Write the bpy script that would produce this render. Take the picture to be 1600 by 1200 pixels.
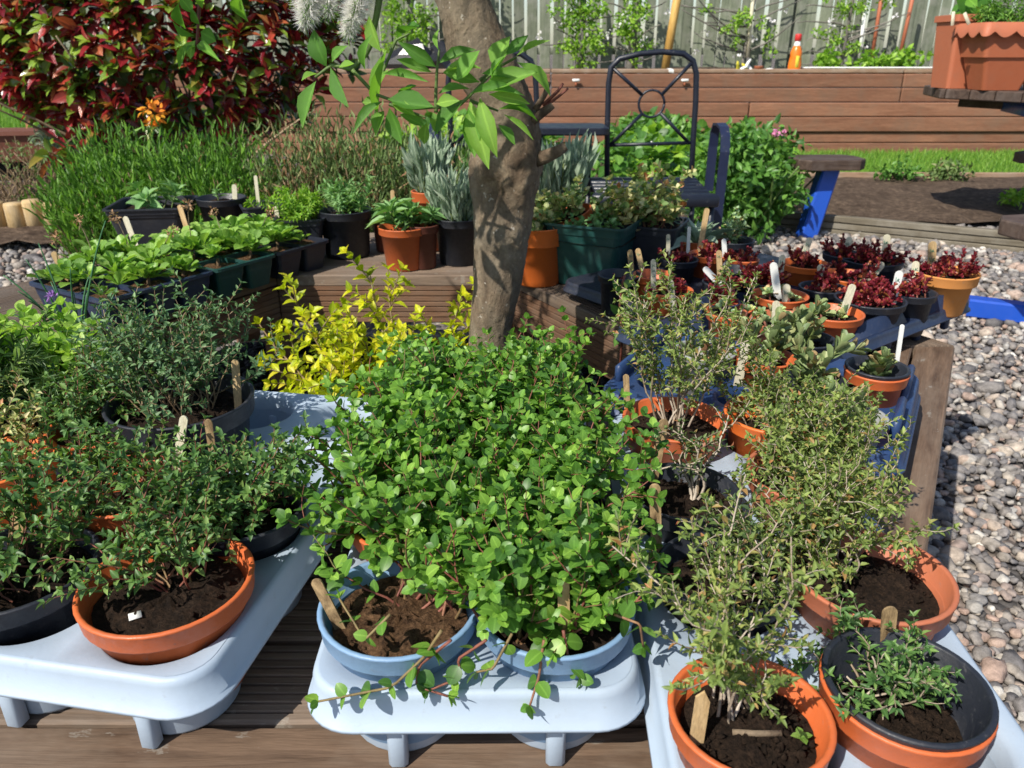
import bpy, bmesh, math, random
import numpy as np
from mathutils import Vector, Matrix, Quaternion

# ------------------------------------------------------------------ camera, sky, sun, exposure
for o in list(bpy.data.objects):
    bpy.data.objects.remove(o)
scene = bpy.context.scene
COL = scene.collection
CAM_H = 1.0
FPX = 1200.0                                   # focal length for a 1600 px wide frame
TILT = math.atan(520 / FPX)
cam_data = bpy.data.cameras.new('camera')
cam_data.sensor_width = 36.0
cam_data.lens = 36.0 * FPX / 1600.0
cam_data.clip_start = 0.02
cam_data.clip_end = 600.0
cam_data.dof.use_dof = True
cam_data.dof.focus_distance = 0.82
cam_data.dof.aperture_fstop = 14.0
cam = bpy.data.objects.new('camera', cam_data)
cam.location = (0, 0, CAM_H)
cam.rotation_euler = (math.pi / 2 - TILT, 0, 0)
COL.objects.link(cam)
scene.camera = cam

SUN_EL = math.radians(46)
SUN_H = Vector((-0.66, -0.75, 0)).normalized()  # horizontal direction towards the sun
SUN_DIR = Vector((SUN_H.x * math.cos(SUN_EL), SUN_H.y * math.cos(SUN_EL), math.sin(SUN_EL)))
world = bpy.data.worlds.new('World')
scene.world = world
world.use_nodes = True
wn = world.node_tree
bg = wn.nodes['Background']
sky = wn.nodes.new('ShaderNodeTexSky')
sky.sky_type = 'NISHITA'
sky.sun_disc = False
sky.sun_elevation = SUN_EL
sky.sun_rotation = math.atan2(SUN_H.x, SUN_H.y)
wn.links.new(sky.outputs[0], bg.inputs[0])
bg.inputs[1].default_value = 0.115
sun_data = bpy.data.lights.new('sun', 'SUN')
sun_data.energy = 5.0
sun_data.angle = math.radians(0.53)
sun_data.color = (1.0, 0.94, 0.84)
sun = bpy.data.objects.new('sun', sun_data)
sun.rotation_euler = (-SUN_DIR).to_track_quat('-Z', 'Y').to_euler()
COL.objects.link(sun)
scene.view_settings.view_transform = 'Standard'
scene.view_settings.look = 'None'
scene.view_settings.exposure = 0.26
scene.view_settings.gamma = 1.0
scene.render.engine = 'CYCLES'
scene.cycles.use_denoising = True
scene.cycles.max_bounces = 6
scene.cycles.diffuse_bounces = 3
scene.cycles.glossy_bounces = 2
scene.cycles.transmission_bounces = 4
scene.cycles.transparent_max_bounces = 6

# ------------------------------------------------------------------ helpers
RG = np.random.default_rng(11)
rnd = random.Random(5)
CT, ST = math.cos(TILT), math.sin(TILT)
pi = math.pi


def un(u, v, z):
    """the point of height z seen at picture point (u, v)"""
    dx, dy = (u - 800) / FPX, (600 - v) / FPX
    r = (dx, CT + dy * ST, -ST + dy * CT)
    t = (z - CAM_H) / r[2]
    return Vector((r[0] * t, r[1] * t, z))


def aty(u, v, y):
    dx, dy = (u - 800) / FPX, (600 - v) / FPX
    r = (dx, CT + dy * ST, -ST + dy * CT)
    t = y / r[1]
    return Vector((r[0] * t, y, CAM_H + r[2] * t))


def norm(a):
    return a / np.maximum(np.linalg.norm(a, axis=-1, keepdims=True), 1e-9)


class MB:
    """collects vertices and faces for one mesh"""
    def __init__(self):
        self.v, self.loops, self.sizes, self.r, self.m, self.n = [], [], [], [], [], 0

    def add(self, V, F, r=0.0, m=0.0):
        V = np.asarray(V, dtype=np.float64).reshape(-1, 3)
        self.v.append(V)
        if isinstance(F, np.ndarray):
            self.loops.append((F + self.n).ravel())
            self.sizes.append(np.full(len(F), F.shape[1]))
        else:
            self.loops.append(np.array([i for f in F for i in f], dtype=np.int64) + self.n)
            self.sizes.append(np.array([len(f) for f in F], dtype=np.int64))
        self.r.append(np.full(len(V), r) if np.isscalar(r) else np.asarray(r))
        self.m.append(np.full(len(V), m) if np.isscalar(m) else np.asarray(m))
        self.n += len(V)
        return self

    def mesh(self, name, mat=None, smooth=True):
        me = bpy.data.meshes.new(name)
        if self.n:
            V = np.concatenate(self.v)
            L = np.concatenate(self.loops).astype(np.int32)
            S = np.concatenate(self.sizes).astype(np.int32)
            me.vertices.add(len(V))
            me.vertices.foreach_set('co', V.astype(np.float32).ravel())
            me.loops.add(len(L))
            me.loops.foreach_set('vertex_index', L)
            me.polygons.add(len(S))
            me.polygons.foreach_set('loop_start', np.concatenate([[0], np.cumsum(S)[:-1]]).astype(np.int32))
            me.polygons.foreach_set('use_smooth', np.full(len(S), smooth))
            at = me.attributes.new('rnd', 'FLOAT', 'POINT')
            at.data.foreach_set('value', np.concatenate(self.r).astype(np.float32))
            at = me.attributes.new('mid', 'FLOAT', 'POINT')
            at.data.foreach_set('value', np.concatenate(self.m).astype(np.float32))
            me.update(calc_edges=True)
        if mat:
            me.materials.append(mat)
        return me

    def build(self, name, mat, parent=None, loc=(0, 0, 0), smooth=True):
        return link(name, self.mesh(name, mat, smooth), parent, loc)


def link(name, data, parent=None, loc=(0, 0, 0), rot=None):
    o = bpy.data.objects.new(name, data)
    COL.objects.link(o)
    o.parent = parent
    o.location = loc
    if rot is not None:
        o.rotation_euler = rot
    return o


def tag(o, label=None, cat=None, group=None, kind=None):
    if label:
        o['label'] = label
    if cat:
        o['category'] = cat
    if group:
        o['group'] = group
    if kind:
        o['kind'] = kind
    return o


def thing(name, label, cat, loc=(0, 0, 0), group=None, rz=0):
    o = bpy.data.objects.new(name, None)
    o.empty_display_size = 0.05
    COL.objects.link(o)
    o.location = loc
    o.rotation_euler = (0, 0, rz)
    return tag(o, label, cat, group)


def tube(path, rad, sides=6, cap=True):
    P = np.asarray(path, dtype=float)
    n = len(P)
    rad = np.broadcast_to(np.asarray(rad, dtype=float), (n,))
    T = norm(np.gradient(P, axis=0))
    ref = np.array([0.0, 0.0, 1.0]) if abs(T[0][2]) < 0.9 else np.array([1.0, 0, 0])
    a = np.arange(sides) * 2 * pi / sides
    V = np.empty((n, sides, 3))
    for i in range(n):
        A = norm(np.cross(T[i], ref))
        B = np.cross(T[i], A)
        ref = np.cross(A, T[i]) if False else ref
        V[i] = P[i] + rad[i] * (np.cos(a)[:, None] * A + np.sin(a)[:, None] * B)
        ref = -np.cross(T[i], A) if False else np.cross(A, T[i])
    idx = np.arange(n * sides).reshape(n, sides)
    q = np.stack([idx[:-1], np.roll(idx[:-1], -1, 1), np.roll(idx[1:], -1, 1), idx[1:]], -1).reshape(-1, 4)
    F = [tuple(x) for x in q]
    if cap:
        F.append(tuple(idx[0][::-1]))
        F.append(tuple(idx[-1]))
    return V.reshape(-1, 3), F


def lathe(prof, seg=32, close_bottom=False):
    a = np.arange(seg) * 2 * pi / seg
    V = np.array([[r * math.cos(t), r * math.sin(t), z] for r, z in prof for t in a])
    n = len(prof)
    idx = np.arange(n * seg).reshape(n, seg)
    q = np.stack([idx[:-1], np.roll(idx[:-1], -1, 1), np.roll(idx[1:], -1, 1), idx[1:]], -1).reshape(-1, 4)
    F = [tuple(x) for x in q]
    if close_bottom:
        F.append(tuple(idx[0][::-1]))
    return V, F


def rrect(hx, hy, r, k=6):
    """rounded rectangle outline, counter-clockwise"""
    pts = []
    for cx, cy, a0 in ((hx - r, hy - r, 0), (-hx + r, hy - r, pi / 2), (-hx + r, -hy + r, pi), (hx - r, -hy + r, 1.5 * pi)):
        for i in range(k + 1):
            a = a0 + i / k * pi / 2
            pts.append((cx + r * math.cos(a), cy + r * math.sin(a)))
    return pts


def loft(rings, cap0=False, cap1=False):
    n, m = len(rings), len(rings[0])
    V = [p for r in rings for p in r]
    F = []
    for i in range(n - 1):
        for j in range(m):
            k = (j + 1) % m
            F.append((i * m + j, i * m + k, (i + 1) * m + k, (i + 1) * m + j))
    if cap0:
        F.append(tuple(range(m))[::-1])
    if cap1:
        F.append(tuple((n - 1) * m + j for j in range(m)))
    return V, F


def box(c, s, rz=0, rx=0, ry=0, bev=0.0):
    hx, hy, hz = s[0] / 2, s[1] / 2, s[2] / 2
    b = min(bev, hx * 0.9, hy * 0.9, hz * 0.9)
    if b <= 0:
        V = [(sx * hx, sy * hy, sz * hz) for sx in (-1, 1) for sy in (-1, 1) for sz in (-1, 1)]
        F = [(0, 1, 3, 2), (4, 6, 7, 5), (0, 4, 5, 1), (2, 3, 7, 6), (0, 2, 6, 4), (1, 5, 7, 3)]
    else:
        def ring(x, y, z):
            return [(x - b, -y, z), (x, -y + b, z), (x, y - b, z), (x - b, y, z), (-x + b, y, z), (-x, y - b, z), (-x, -y + b, z), (-x + b, -y, z)]
        def inner(x, y, z):
            return [(x - b, -y + b, z), (x - b, -y + b, z), (x - b, y - b, z), (x - b, y - b, z), (-x + b, y - b, z), (-x + b, y - b, z), (-x + b, -y + b, z), (-x + b, -y + b, z)]
        V, F = loft([inner(hx, hy, -hz), ring(hx, hy, -hz + b), ring(hx, hy, hz - b), inner(hx, hy, hz)])
        V = list(V)
        F = [f for f in F]
        F.append((0, 6, 4, 2))
        F.append((24, 26, 28, 30))
    M = Matrix.Translation(c) @ Matrix.Rotation(rz, 4, 'Z') @ Matrix.Rotation(ry, 4, 'Y') @ Matrix.Rotation(rx, 4, 'X')
    return [tuple(M @ Vector(p)) for p in V], F


# ------------------------------------------------------------------ materials
def nodes(name):
    m = bpy.data.materials.new(name)
    m.use_nodes = True
    nt = m.node_tree
    return m, nt, nt.nodes['Principled BSDF'], nt.nodes['Material Output']


def ramp(nt, stops, fac):
    r = nt.nodes.new('ShaderNodeValToRGB')
    el = r.color_ramp.elements
    while len(el) < len(stops):
        el.new(0.5)
    for e, (p, c) in zip(el, stops):
        e.position = p
        e.color = (*c, 1)
    nt.links.new(fac, r.inputs[0])
    return r.outputs[0]


def noise(nt, scale, detail=4, rough=0.6, vec=None, coord='Object', dist=0.0):
    t = nt.nodes.new('ShaderNodeTexNoise')
    t.inputs['Scale'].default_value = scale
    t.inputs['Detail'].default_value = detail
    t.inputs['Roughness'].default_value = rough
    t.inputs['Distortion'].default_value = dist
    if vec is None:
        vec = nt.nodes.new('ShaderNodeTexCoord').outputs[coord]
    nt.links.new(vec, t.inputs['Vector'])
    return t.outputs[0]


def mapped(nt, scale, coord='Object', shift=True):
    tc = nt.nodes.new('ShaderNodeTexCoord')
    mp = nt.nodes.new('ShaderNodeMapping')
    mp.inputs['Scale'].default_value = scale
    nt.links.new(tc.outputs[coord], mp.inputs[0])
    if shift:
        oi = nt.nodes.new('ShaderNodeObjectInfo')
        mu = nt.nodes.new('ShaderNodeMath')
        mu.operation = 'MULTIPLY'
        mu.inputs[1].default_value = 37.0
        nt.links.new(oi.outputs['Random'], mu.inputs[0])
        nt.links.new(mu.outputs[0], mp.inputs['Location'])
    return mp.outputs[0]


def mixc(nt, a, b, fac, mode='MIX'):
    m = nt.nodes.new('ShaderNodeMix')
    m.data_type = 'RGBA'
    m.blend_type = mode
    for s, x in ((m.inputs['Factor'], fac), (m.inputs[6], a), (m.inputs[7], b)):
        if isinstance(x, (int, float)):
            s.default_value = x
        elif isinstance(x, tuple):
            s.default_value = (*x, 1)
        else:
            nt.links.new(x, s)
    return m.outputs[2]


def bump(nt, bsdf, h, dist, strength=1.0):
    b = nt.nodes.new('ShaderNodeBump')
    b.inputs['Distance'].default_value = dist
    b.inputs['Strength'].default_value = strength
    nt.links.new(h, b.inputs['Height'])
    nt.links.new(b.outputs[0], bsdf.inputs['Normal'])
    return b


def plastic(name, c, rough=0.4, var=0.12, dirt=(0.16, 0.12, 0.08), dirt_amt=0.35, scale=18, spec=0.5):
    m, nt, b, out = nodes(name)
    n1 = noise(nt, scale, 5, 0.65)
    n2 = noise(nt, scale * 7, 4, 0.7)
    c1 = mixc(nt, tuple(x * (1 - var) for x in c), tuple(min(1, x * (1 + var)) for x in c), n1)
    f = ramp(nt, [(0.5, (0, 0, 0)), (0.8, (dirt_amt,) * 3)], n1)
    f2 = ramp(nt, [(0.62, (0, 0, 0)), (0.72, (dirt_amt,) * 3)], n2)
    c2 = mixc(nt, c1, dirt, f)
    c3 = mixc(nt, c2, tuple(0.5 * x + 0.12 for x in dirt), f2)
    nt.links.new(c3, b.inputs['Base Color'])
    r = ramp(nt, [(0.3, (rough - 0.08,) * 3), (0.75, (rough + 0.25,) * 3)], n2)
    nt.links.new(r, b.inputs['Roughness'])
    b.inputs['Specular IOR Level'].default_value = spec
    bump(nt, b, n2, 0.0006, 0.5)
    return m


def soil_mat(name='potting_soil', c0=(0.009, 0.0065, 0.005), c1=(0.042, 0.026, 0.017), scale=220, d=0.006):
    m, nt, b, out = nodes(name)
    n1 = noise(nt, scale, 6, 0.75)
    n2 = noise(nt, scale * 0.22, 4, 0.6)
    c = ramp(nt, [(0.32, c0), (0.55, c1), (0.74, tuple(x * 2.2 for x in c1))], n1)
    nt.links.new(mixc(nt, c, c0, ramp(nt, [(0.4, (0, 0, 0)), (0.7, (0.6,) * 3)], n2)), b.inputs['Base Color'])
    b.inputs['Roughness'].default_value = 0.95
    b.inputs['Specular IOR Level'].default_value = 0.15
    bump(nt, b, n1, d)
    return m


def leaf_mat(name, stops, rough=0.45, trans=0.35, spec=0.4, gain=1.22, vein=0.9, tint=(1.5, 1.6, 0.7)):
    stops = [(p, tuple(min(0.85, x * gain) for x in c)) for p, c in stops]
    m, nt, b, out = nodes(name)
    at = nt.nodes.new('ShaderNodeAttribute')
    at.attribute_name = 'rnd'
    oi = nt.nodes.new('ShaderNodeObjectInfo')
    ad = nt.nodes.new('ShaderNodeMath')
    ad.operation = 'ADD'
    nt.links.new(at.outputs['Fac'], ad.inputs[0])
    nt.links.new(oi.outputs['Random'], ad.inputs[1])
    fr = nt.nodes.new('ShaderNodeMath')
    fr.operation = 'FRACT'
    nt.links.new(ad.outputs[0], fr.inputs[0])
    n = noise(nt, 160, 3, 0.6)
    c = ramp(nt, stops, fr.outputs[0])
    c = mixc(nt, c, (0.72, 0.72, 0.72), n, 'MULTIPLY') if False else mixc(nt, c, ramp(nt, [(0.3, (0.72,) * 3), (0.7, (1.2,) * 3)], n), 1.0, 'MULTIPLY')
    md = nt.nodes.new('ShaderNodeAttribute')
    md.attribute_name = 'mid'
    c = mixc(nt, c, mixc(nt, c, (1.45, 1.35, 1.5), 1.0, 'MULTIPLY'), ramp(nt, [(0.80, (0, 0, 0)), (0.95, (vein,) * 3)], md.outputs['Fac']))
    nt.links.new(c, b.inputs['Base Color'])
    b.inputs['Roughness'].default_value = rough
    b.inputs['Specular IOR Level'].default_value = spec
    tr = nt.nodes.new('ShaderNodeBsdfTranslucent')
    nt.links.new(mixc(nt, c, tint, 1.0, 'MULTIPLY'), tr.inputs[0])
    mx = nt.nodes.new('ShaderNodeMixShader')
    mx.inputs[0].default_value = trans
    nt.links.new(b.outputs[0], mx.inputs[1])
    nt.links.new(tr.outputs[0], mx.inputs[2])
    nt.links.new(mx.outputs[0], out.inputs[0])
    if rough < 0.42:
        bump(nt, b, n, 0.0015, 0.5)
    return m


def wood_mat(name, dark, light, sx=1.2, sy=26, rough=0.75, bumpd=0.0012, grey=None, objvar=0.25, chips=0.0):
    m, nt, b, out = nodes(name)
    v = mapped(nt, (sx, sy, sy))
    n1 = noise(nt, 2.2, 6, 0.62, v, dist=0.7)
    n2 = noise(nt, 9.0, 5, 0.7, mapped(nt, (sx * 2, sy * 2.4, sy * 2.4)))
    c = ramp(nt, [(0.28, dark), (0.52, tuple((a + q) / 2 for a, q in zip(dark, light))), (0.75, light)], n1)
    c = mixc(nt, c, ramp(nt, [(0.3, (0.62,) * 3), (0.65, (1.15,) * 3)], n2), 0.8, 'MULTIPLY')
    if grey:
        n3 = noise(nt, 5.0, 5, 0.7, mapped(nt, (1, 2.2, 1)))
        c = mixc(nt, c, grey, ramp(nt, [(0.45, (0, 0, 0)), (0.7, (0.75,) * 3)], n3))
    if chips:
        n4 = noise(nt, 20.0, 5, 0.7, mapped(nt, (1, 2.4, 1)))
        c = mixc(nt, c, (0.30, 0.27, 0.23), ramp(nt, [(0.63, (0, 0, 0)), (0.67, (chips,) * 3)], n4))
    oi = nt.nodes.new('ShaderNodeObjectInfo')
    ov = ramp(nt, [(0, (1 - objvar,) * 3), (1, (1 + objvar,) * 3)], oi.outputs['Random'])
    c = mixc(nt, c, ov, 1.0, 'MULTIPLY')
    nt.links.new(c, b.inputs['Base Color'])
    b.inputs['Roughness'].default_value = rough
    b.inputs['Specular IOR Level'].default_value = 0.3
    bump(nt, b, n1, bumpd)
    return m


def rnd_mat(name, stops, rough=0.7, scale=60, bumpd=0.002, spec=0.4, mottled=0.35):
    m, nt, b, out = nodes(name)
    at = nt.nodes.new('ShaderNodeAttribute')
    at.attribute_name = 'rnd'
    c = ramp(nt, stops, at.outputs['Fac'])
    n = noise(nt, scale, 5, 0.65)
    c = mixc(nt, c, ramp(nt, [(0.3, (1 - mottled,) * 3), (0.7, (1 + mottled,) * 3)], n), 1.0, 'MULTIPLY')
    nt.links.new(c, b.inputs['Base Color'])
    b.inputs['Roughness'].default_value = rough
    b.inputs['Specular IOR Level'].default_value = spec
    bump(nt, b, n, bumpd)
    return m


def paint(name, c, rough=0.35, chips=(0.25, 0.16, 0.1), amt=0.6, lo=0.66):
    m, nt, b, out = nodes(name)
    n = noise(nt, 30, 5, 0.7)
    nt.links.new(mixc(nt, c, chips, ramp(nt, [(lo, (0, 0, 0)), (lo + 0.04, (amt,) * 3)], n)), b.inputs['Base Color'])
    nt.links.new(ramp(nt, [(0.3, (rough,) * 3), (0.8, (rough + 0.3,) * 3)], n), b.inputs['Roughness'])
    bump(nt, b, n, 0.001, 0.3)
    return m


M = {}
M['tray_white'] = plastic('tray_white', (0.37, 0.455, 0.56), 0.45, 0.06, (0.20, 0.18, 0.15), 0.22, 9)
M['tray_blue'] = plastic('tray_blue', (0.018, 0.030, 0.068), 0.38, 0.25, (0.10, 0.09, 0.08), 0.3, 20)
M['tray_bright'] = plastic('tray_bright', (0.020, 0.048, 0.135), 0.38, 0.2, (0.10, 0.09, 0.08), 0.2, 20)
M['tray_black'] = plastic('tray_black', (0.016, 0.020, 0.034), 0.4, 0.2, (0.09, 0.08, 0.07), 0.3, 25)
M['pot_orange'] = plastic('pot_orange', (0.56, 0.125, 0.035), 0.42, 0.14, (0.16, 0.07, 0.04), 0.4)
M['pot_bright'] = plastic('pot_bright', (0.72, 0.16, 0.028), 0.4, 0.12, (0.3, 0.08, 0.03), 0.4)
M['pot_terra'] = plastic('pot_terra', (0.44, 0.135, 0.065), 0.55, 0.15, (0.2, 0.12, 0.08), 0.4)
M['pot_rust'] = plastic('pot_rust', (0.37, 0.105, 0.045), 0.5, 0.15, (0.2, 0.10, 0.06), 0.3)
M['pot_clay'] = plastic('pot_clay', (0.62, 0.26, 0.075), 0.75, 0.12, (0.5, 0.3, 0.15), 0.4, spec=0.2)
M['pot_brown'] = plastic('pot_brown', (0.12, 0.035, 0.022), 0.5, 0.15, (0.08, 0.05, 0.04), 0.4)
M['pot_black'] = plastic('pot_black', (0.016, 0.019, 0.028), 0.42, 0.25, (0.09, 0.08, 0.07), 0.3)
M['pot_blue'] = plastic('pot_blue', (0.19, 0.32, 0.50), 0.42, 0.08, (0.12, 0.12, 0.12), 0.25)
M['pot_grey'] = plastic('pot_grey', (0.30, 0.31, 0.31), 0.35, 0.2, (0.12, 0.11, 0.10), 0.4)
M['pot_green'] = plastic('pot_green', (0.010, 0.055, 0.050), 0.4, 0.25, (0.10, 0.13, 0.12), 0.25)
M['soil'] = soil_mat()
M['soil_light'] = soil_mat('fibrous_soil', (0.03, 0.015, 0.008), (0.17, 0.095, 0.05), 180, 0.008)
M['stem_woody'] = rnd_mat('stem_woody', [(0, (0.14, 0.09, 0.05)), (0.5, (0.26, 0.18, 0.10)), (1, (0.36, 0.28, 0.18))], 0.8, 90)
M['stem_grey'] = rnd_mat('stem_grey', [(0, (0.20, 0.15, 0.10)), (0.5, (0.36, 0.29, 0.22)), (1, (0.46, 0.40, 0.33))], 0.8, 90)
M['stem_red'] = rnd_mat('stem_red', [(0, (0.16, 0.05, 0.035)), (0.5, (0.24, 0.09, 0.06)), (1, (0.18, 0.16, 0.06))], 0.6, 90)
M['stem_green'] = rnd_mat('stem_green', [(0, (0.10, 0.16, 0.04)), (1, (0.20, 0.24, 0.08))], 0.6, 90)
M['leaf_thyme'] = leaf_mat('leaf_thyme', [(0, (0.040, 0.100, 0.028)), (0.45, (0.078, 0.165, 0.044)), (0.8, (0.130, 0.235, 0.058)), (1, (0.19, 0.29, 0.078))], 0.45, 0.28)
M['leaf_thyme_blue'] = leaf_mat('leaf_thyme_blue', [(0, (0.044, 0.100, 0.042)), (0.5, (0.088, 0.170, 0.072)), (1, (0.16, 0.26, 0.11))], 0.5, 0.25)
M['leaf_thyme_pale'] = leaf_mat('leaf_thyme_pale', [(0, (0.075, 0.120, 0.030)), (0.4, (0.145, 0.205, 0.050)), (0.82, (0.235, 0.30, 0.078)), (0.95, (0.28, 0.25, 0.085)), (1, (0.33, 0.15, 0.06))], 0.5, 0.3)
M['leaf_thyme_dull'] = leaf_mat('leaf_thyme_dull', [(0, (0.04, 0.075, 0.028)), (0.55, (0.08, 0.13, 0.04)), (0.85, (0.13, 0.18, 0.05)), (0.94, (0.20, 0.14, 0.05)), (1, (0.28, 0.09, 0.05))], 0.5, 0.25)
M['leaf_oregano'] = leaf_mat('leaf_oregano', [(0, (0.042, 0.115, 0.020)), (0.35, (0.086, 0.20, 0.028)), (0.75, (0.145, 0.29, 0.040)), (1, (0.22, 0.375, 0.055))], 0.42, 0.33, 0.45)
M['leaf_lime'] = leaf_mat('leaf_lime', [(0, (0.15, 0.28, 0.04)), (0.5, (0.25, 0.41, 0.07)), (1, (0.36, 0.50, 0.11))], 0.45, 0.35)
M['leaf_rosemary'] = leaf_mat('leaf_rosemary', [(0, (0.05, 0.11, 0.03)), (1, (0.13, 0.21, 0.07))], 0.4, 0.15)
M['leaf_gold'] = leaf_mat('leaf_gold', [(0, (0.22, 0.29, 0.012)), (0.45, (0.40, 0.45, 0.014)), (0.8, (0.54, 0.54, 0.020)), (1, (0.56, 0.48, 0.05))], 0.42, 0.4)
M['leaf_willow'] = leaf_mat('leaf_willow', [(0, (0.075, 0.20, 0.028)), (0.5, (0.13, 0.30, 0.040)), (1, (0.22, 0.39, 0.06))], 0.38, 0.38)
M['leaf_photinia'] = leaf_mat('leaf_photinia', [(0, (0.10, 0.008, 0.014)), (0.35, (0.21, 0.016, 0.022)), (0.56, (0.31, 0.04, 0.03)), (0.66, (0.28, 0.09, 0.035)), (0.72, (0.10, 0.19, 0.025)), (1, (0.21, 0.31, 0.04))], 0.2, 0.2, 0.65, 1.25)
M['leaf_photinia_green'] = leaf_mat('leaf_photinia_green', [(0, (0.022, 0.05, 0.014)), (0.7, (0.05, 0.11, 0.022)), (0.85, (0.10, 0.02, 0.015)), (1, (0.16, 0.03, 0.02))], 0.3, 0.2, 0.5)
M['leaf_lavender'] = leaf_mat('leaf_lavender', [(0, (0.040, 0.105, 0.014)), (0.5, (0.085, 0.205, 0.024)), (1, (0.15, 0.30, 0.038))], 0.5, 0.25)
M['leaf_lavender_grey'] = leaf_mat('leaf_lavender_grey', [(0, (0.06, 0.105, 0.03)), (0.5, (0.12, 0.19, 0.055)), (0.85, (0.17, 0.24, 0.09)), (1, (0.26, 0.19, 0.10))], 0.6, 0.2)
M['leaf_silver'] = leaf_mat('leaf_silver', [(0, (0.17, 0.24, 0.16)), (0.5, (0.28, 0.36, 0.26)), (1, (0.40, 0.47, 0.36))], 0.85, 0.2, 0.1, tint=(1.1, 1.2, 0.95))
M['leaf_sage'] = leaf_mat('leaf_sage', [(0, (0.09, 0.20, 0.06)), (0.5, (0.15, 0.29, 0.10)), (1, (0.22, 0.36, 0.15))], 0.6, 0.25, 0.3)
M['leaf_variegated'] = leaf_mat('leaf_variegated', [(0, (0.10, 0.18, 0.05)), (0.4, (0.18, 0.26, 0.09)), (0.6, (0.42, 0.42, 0.17)), (0.9, (0.52, 0.48, 0.26)), (1, (0.36, 0.12, 0.05))], 0.5, 0.3)
M['leaf_saxifrage'] = leaf_mat('leaf_saxifrage', [(0, (0.09, 0.20, 0.03)), (0.5, (0.17, 0.32, 0.05)), (1, (0.28, 0.43, 0.09))], 0.4, 0.3, 0.45)
M['leaf_green'] = leaf_mat('leaf_green', [(0, (0.035, 0.10, 0.018)), (0.5, (0.075, 0.19, 0.032)), (1, (0.14, 0.28, 0.05))], 0.42, 0.3)
M['leaf_bright'] = leaf_mat('leaf_bright', [(0, (0.10, 0.22, 0.02)), (0.5, (0.18, 0.34, 0.035)), (1, (0.29, 0.44, 0.06))], 0.45, 0.35)
M['leaf_sedum_red'] = leaf_mat('leaf_sedum_red', [(0, (0.09, 0.008, 0.016)), (0.5, (0.18, 0.018, 0.03)), (0.85, (0.30, 0.05, 0.045)), (1, (0.34, 0.15, 0.04))], 0.35, 0.12, 0.5)
M['leaf_sedum_green'] = leaf_mat('leaf_sedum_green', [(0, (0.17, 0.27, 0.14)), (0.5, (0.28, 0.40, 0.21)), (0.85, (0.38, 0.46, 0.18)), (1, (0.42, 0.25, 0.14))], 0.5, 0.12)
M['leaf_crassula'] = leaf_mat('leaf_crassula', [(0, (0.10, 0.15, 0.06)), (0.5, (0.18, 0.24, 0.10)), (0.85, (0.27, 0.29, 0.13)), (1, (0.30, 0.15, 0.08))], 0.5, 0.1)
M['leaf_grass'] = leaf_mat('leaf_grass', [(0, (0.07, 0.17, 0.02)), (0.5, (0.13, 0.28, 0.03)), (1, (0.24, 0.37, 0.06))], 0.5, 0.3)
M['leaf_chive'] = leaf_mat('leaf_chive', [(0, (0.03, 0.10, 0.04)), (1, (0.06, 0.18, 0.07))], 0.4, 0.15)
M['dry'] = leaf_mat('dry', [(0, (0.18, 0.10, 0.055)), (0.5, (0.30, 0.18, 0.10)), (1, (0.42, 0.30, 0.19))], 0.8, 0.15, 0.1)
M['fluff'] = leaf_mat('fluff', [(0, (0.72, 0.70, 0.64)), (1, (0.85, 0.84, 0.80))], 0.9, 0.4, 0.05, tint=(1.05, 1.03, 0.98))
M['petal_pink'] = leaf_mat('petal_pink', [(0, (0.55, 0.16, 0.30)), (1, (0.62, 0.30, 0.45))], 0.6, 0.3, tint=(1.1, 1.0, 1.0))
M['petal_white'] = leaf_mat('petal_white', [(0, (0.75, 0.72, 0.68)), (1, (0.85, 0.80, 0.78))], 0.6, 0.3, tint=(1.1, 1.0, 1.0))
M['petal_orange'] = leaf_mat('petal_orange', [(0, (0.75, 0.22, 0.02)), (1, (0.82, 0.36, 0.03))], 0.6, 0.3, tint=(1.1, 1.0, 1.0))
M['petal_mauve'] = leaf_mat('petal_mauve', [(0, (0.25, 0.12, 0.38)), (1, (0.36, 0.20, 0.5))], 0.6, 0.3, tint=(1.1, 1.0, 1.0))
M['deck'] = wood_mat('deck', (0.100, 0.070, 0.050), (0.27, 0.195, 0.14), 1.4, 26, 0.72, 0.0014, (0.17, 0.14, 0.115), 0.22, 0.5)
M['deck_smooth'] = wood_mat('deck_smooth', (0.085, 0.052, 0.034), (0.245, 0.162, 0.108), 1.6, 22, 0.62, 0.0020, (0.25, 0.19, 0.14), 0.16, 0.6)
M['fascia'] = wood_mat('fascia', (0.10, 0.050, 0.028), (0.235, 0.13, 0.075), 1.4, 24, 0.75, 0.0012, (0.16, 0.12, 0.09), 0.15)
M['sleeper'] = wood_mat('sleeper', (0.185, 0.080, 0.046), (0.335, 0.165, 0.098), 0.8, 9, 0.75, 0.003, (0.20, 0.12, 0.08), 0.12)
M['cap_timber'] = wood_mat('cap_timber', (0.20, 0.12, 0.075), (0.40, 0.27, 0.18), 1, 10, 0.8, 0.003, (0.34, 0.28, 0.22), 0.1)
M['fence'] = wood_mat('fence', (0.115, 0.140, 0.095), (0.25, 0.275, 0.20), 14, 0.9, 0.85, 0.003, (0.30, 0.30, 0.26), 0.25)
M['edging'] = wood_mat('edging', (0.10, 0.085, 0.06), (0.22, 0.19, 0.14), 1, 20, 0.8, 0.002, (0.25, 0.23, 0.19), 0.15)
M['log'] = wood_mat('log', (0.38, 0.25, 0.11), (0.60, 0.45, 0.24), 12, 1.4, 0.7, 0.002, (0.52, 0.42, 0.28), 0.15)
M['table_wood'] = wood_mat('table_wood', (0.035, 0.022, 0.017), (0.105, 0.070, 0.052), 1.2, 20, 0.6, 0.002, (0.14, 0.11, 0.095), 0.15)
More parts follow.
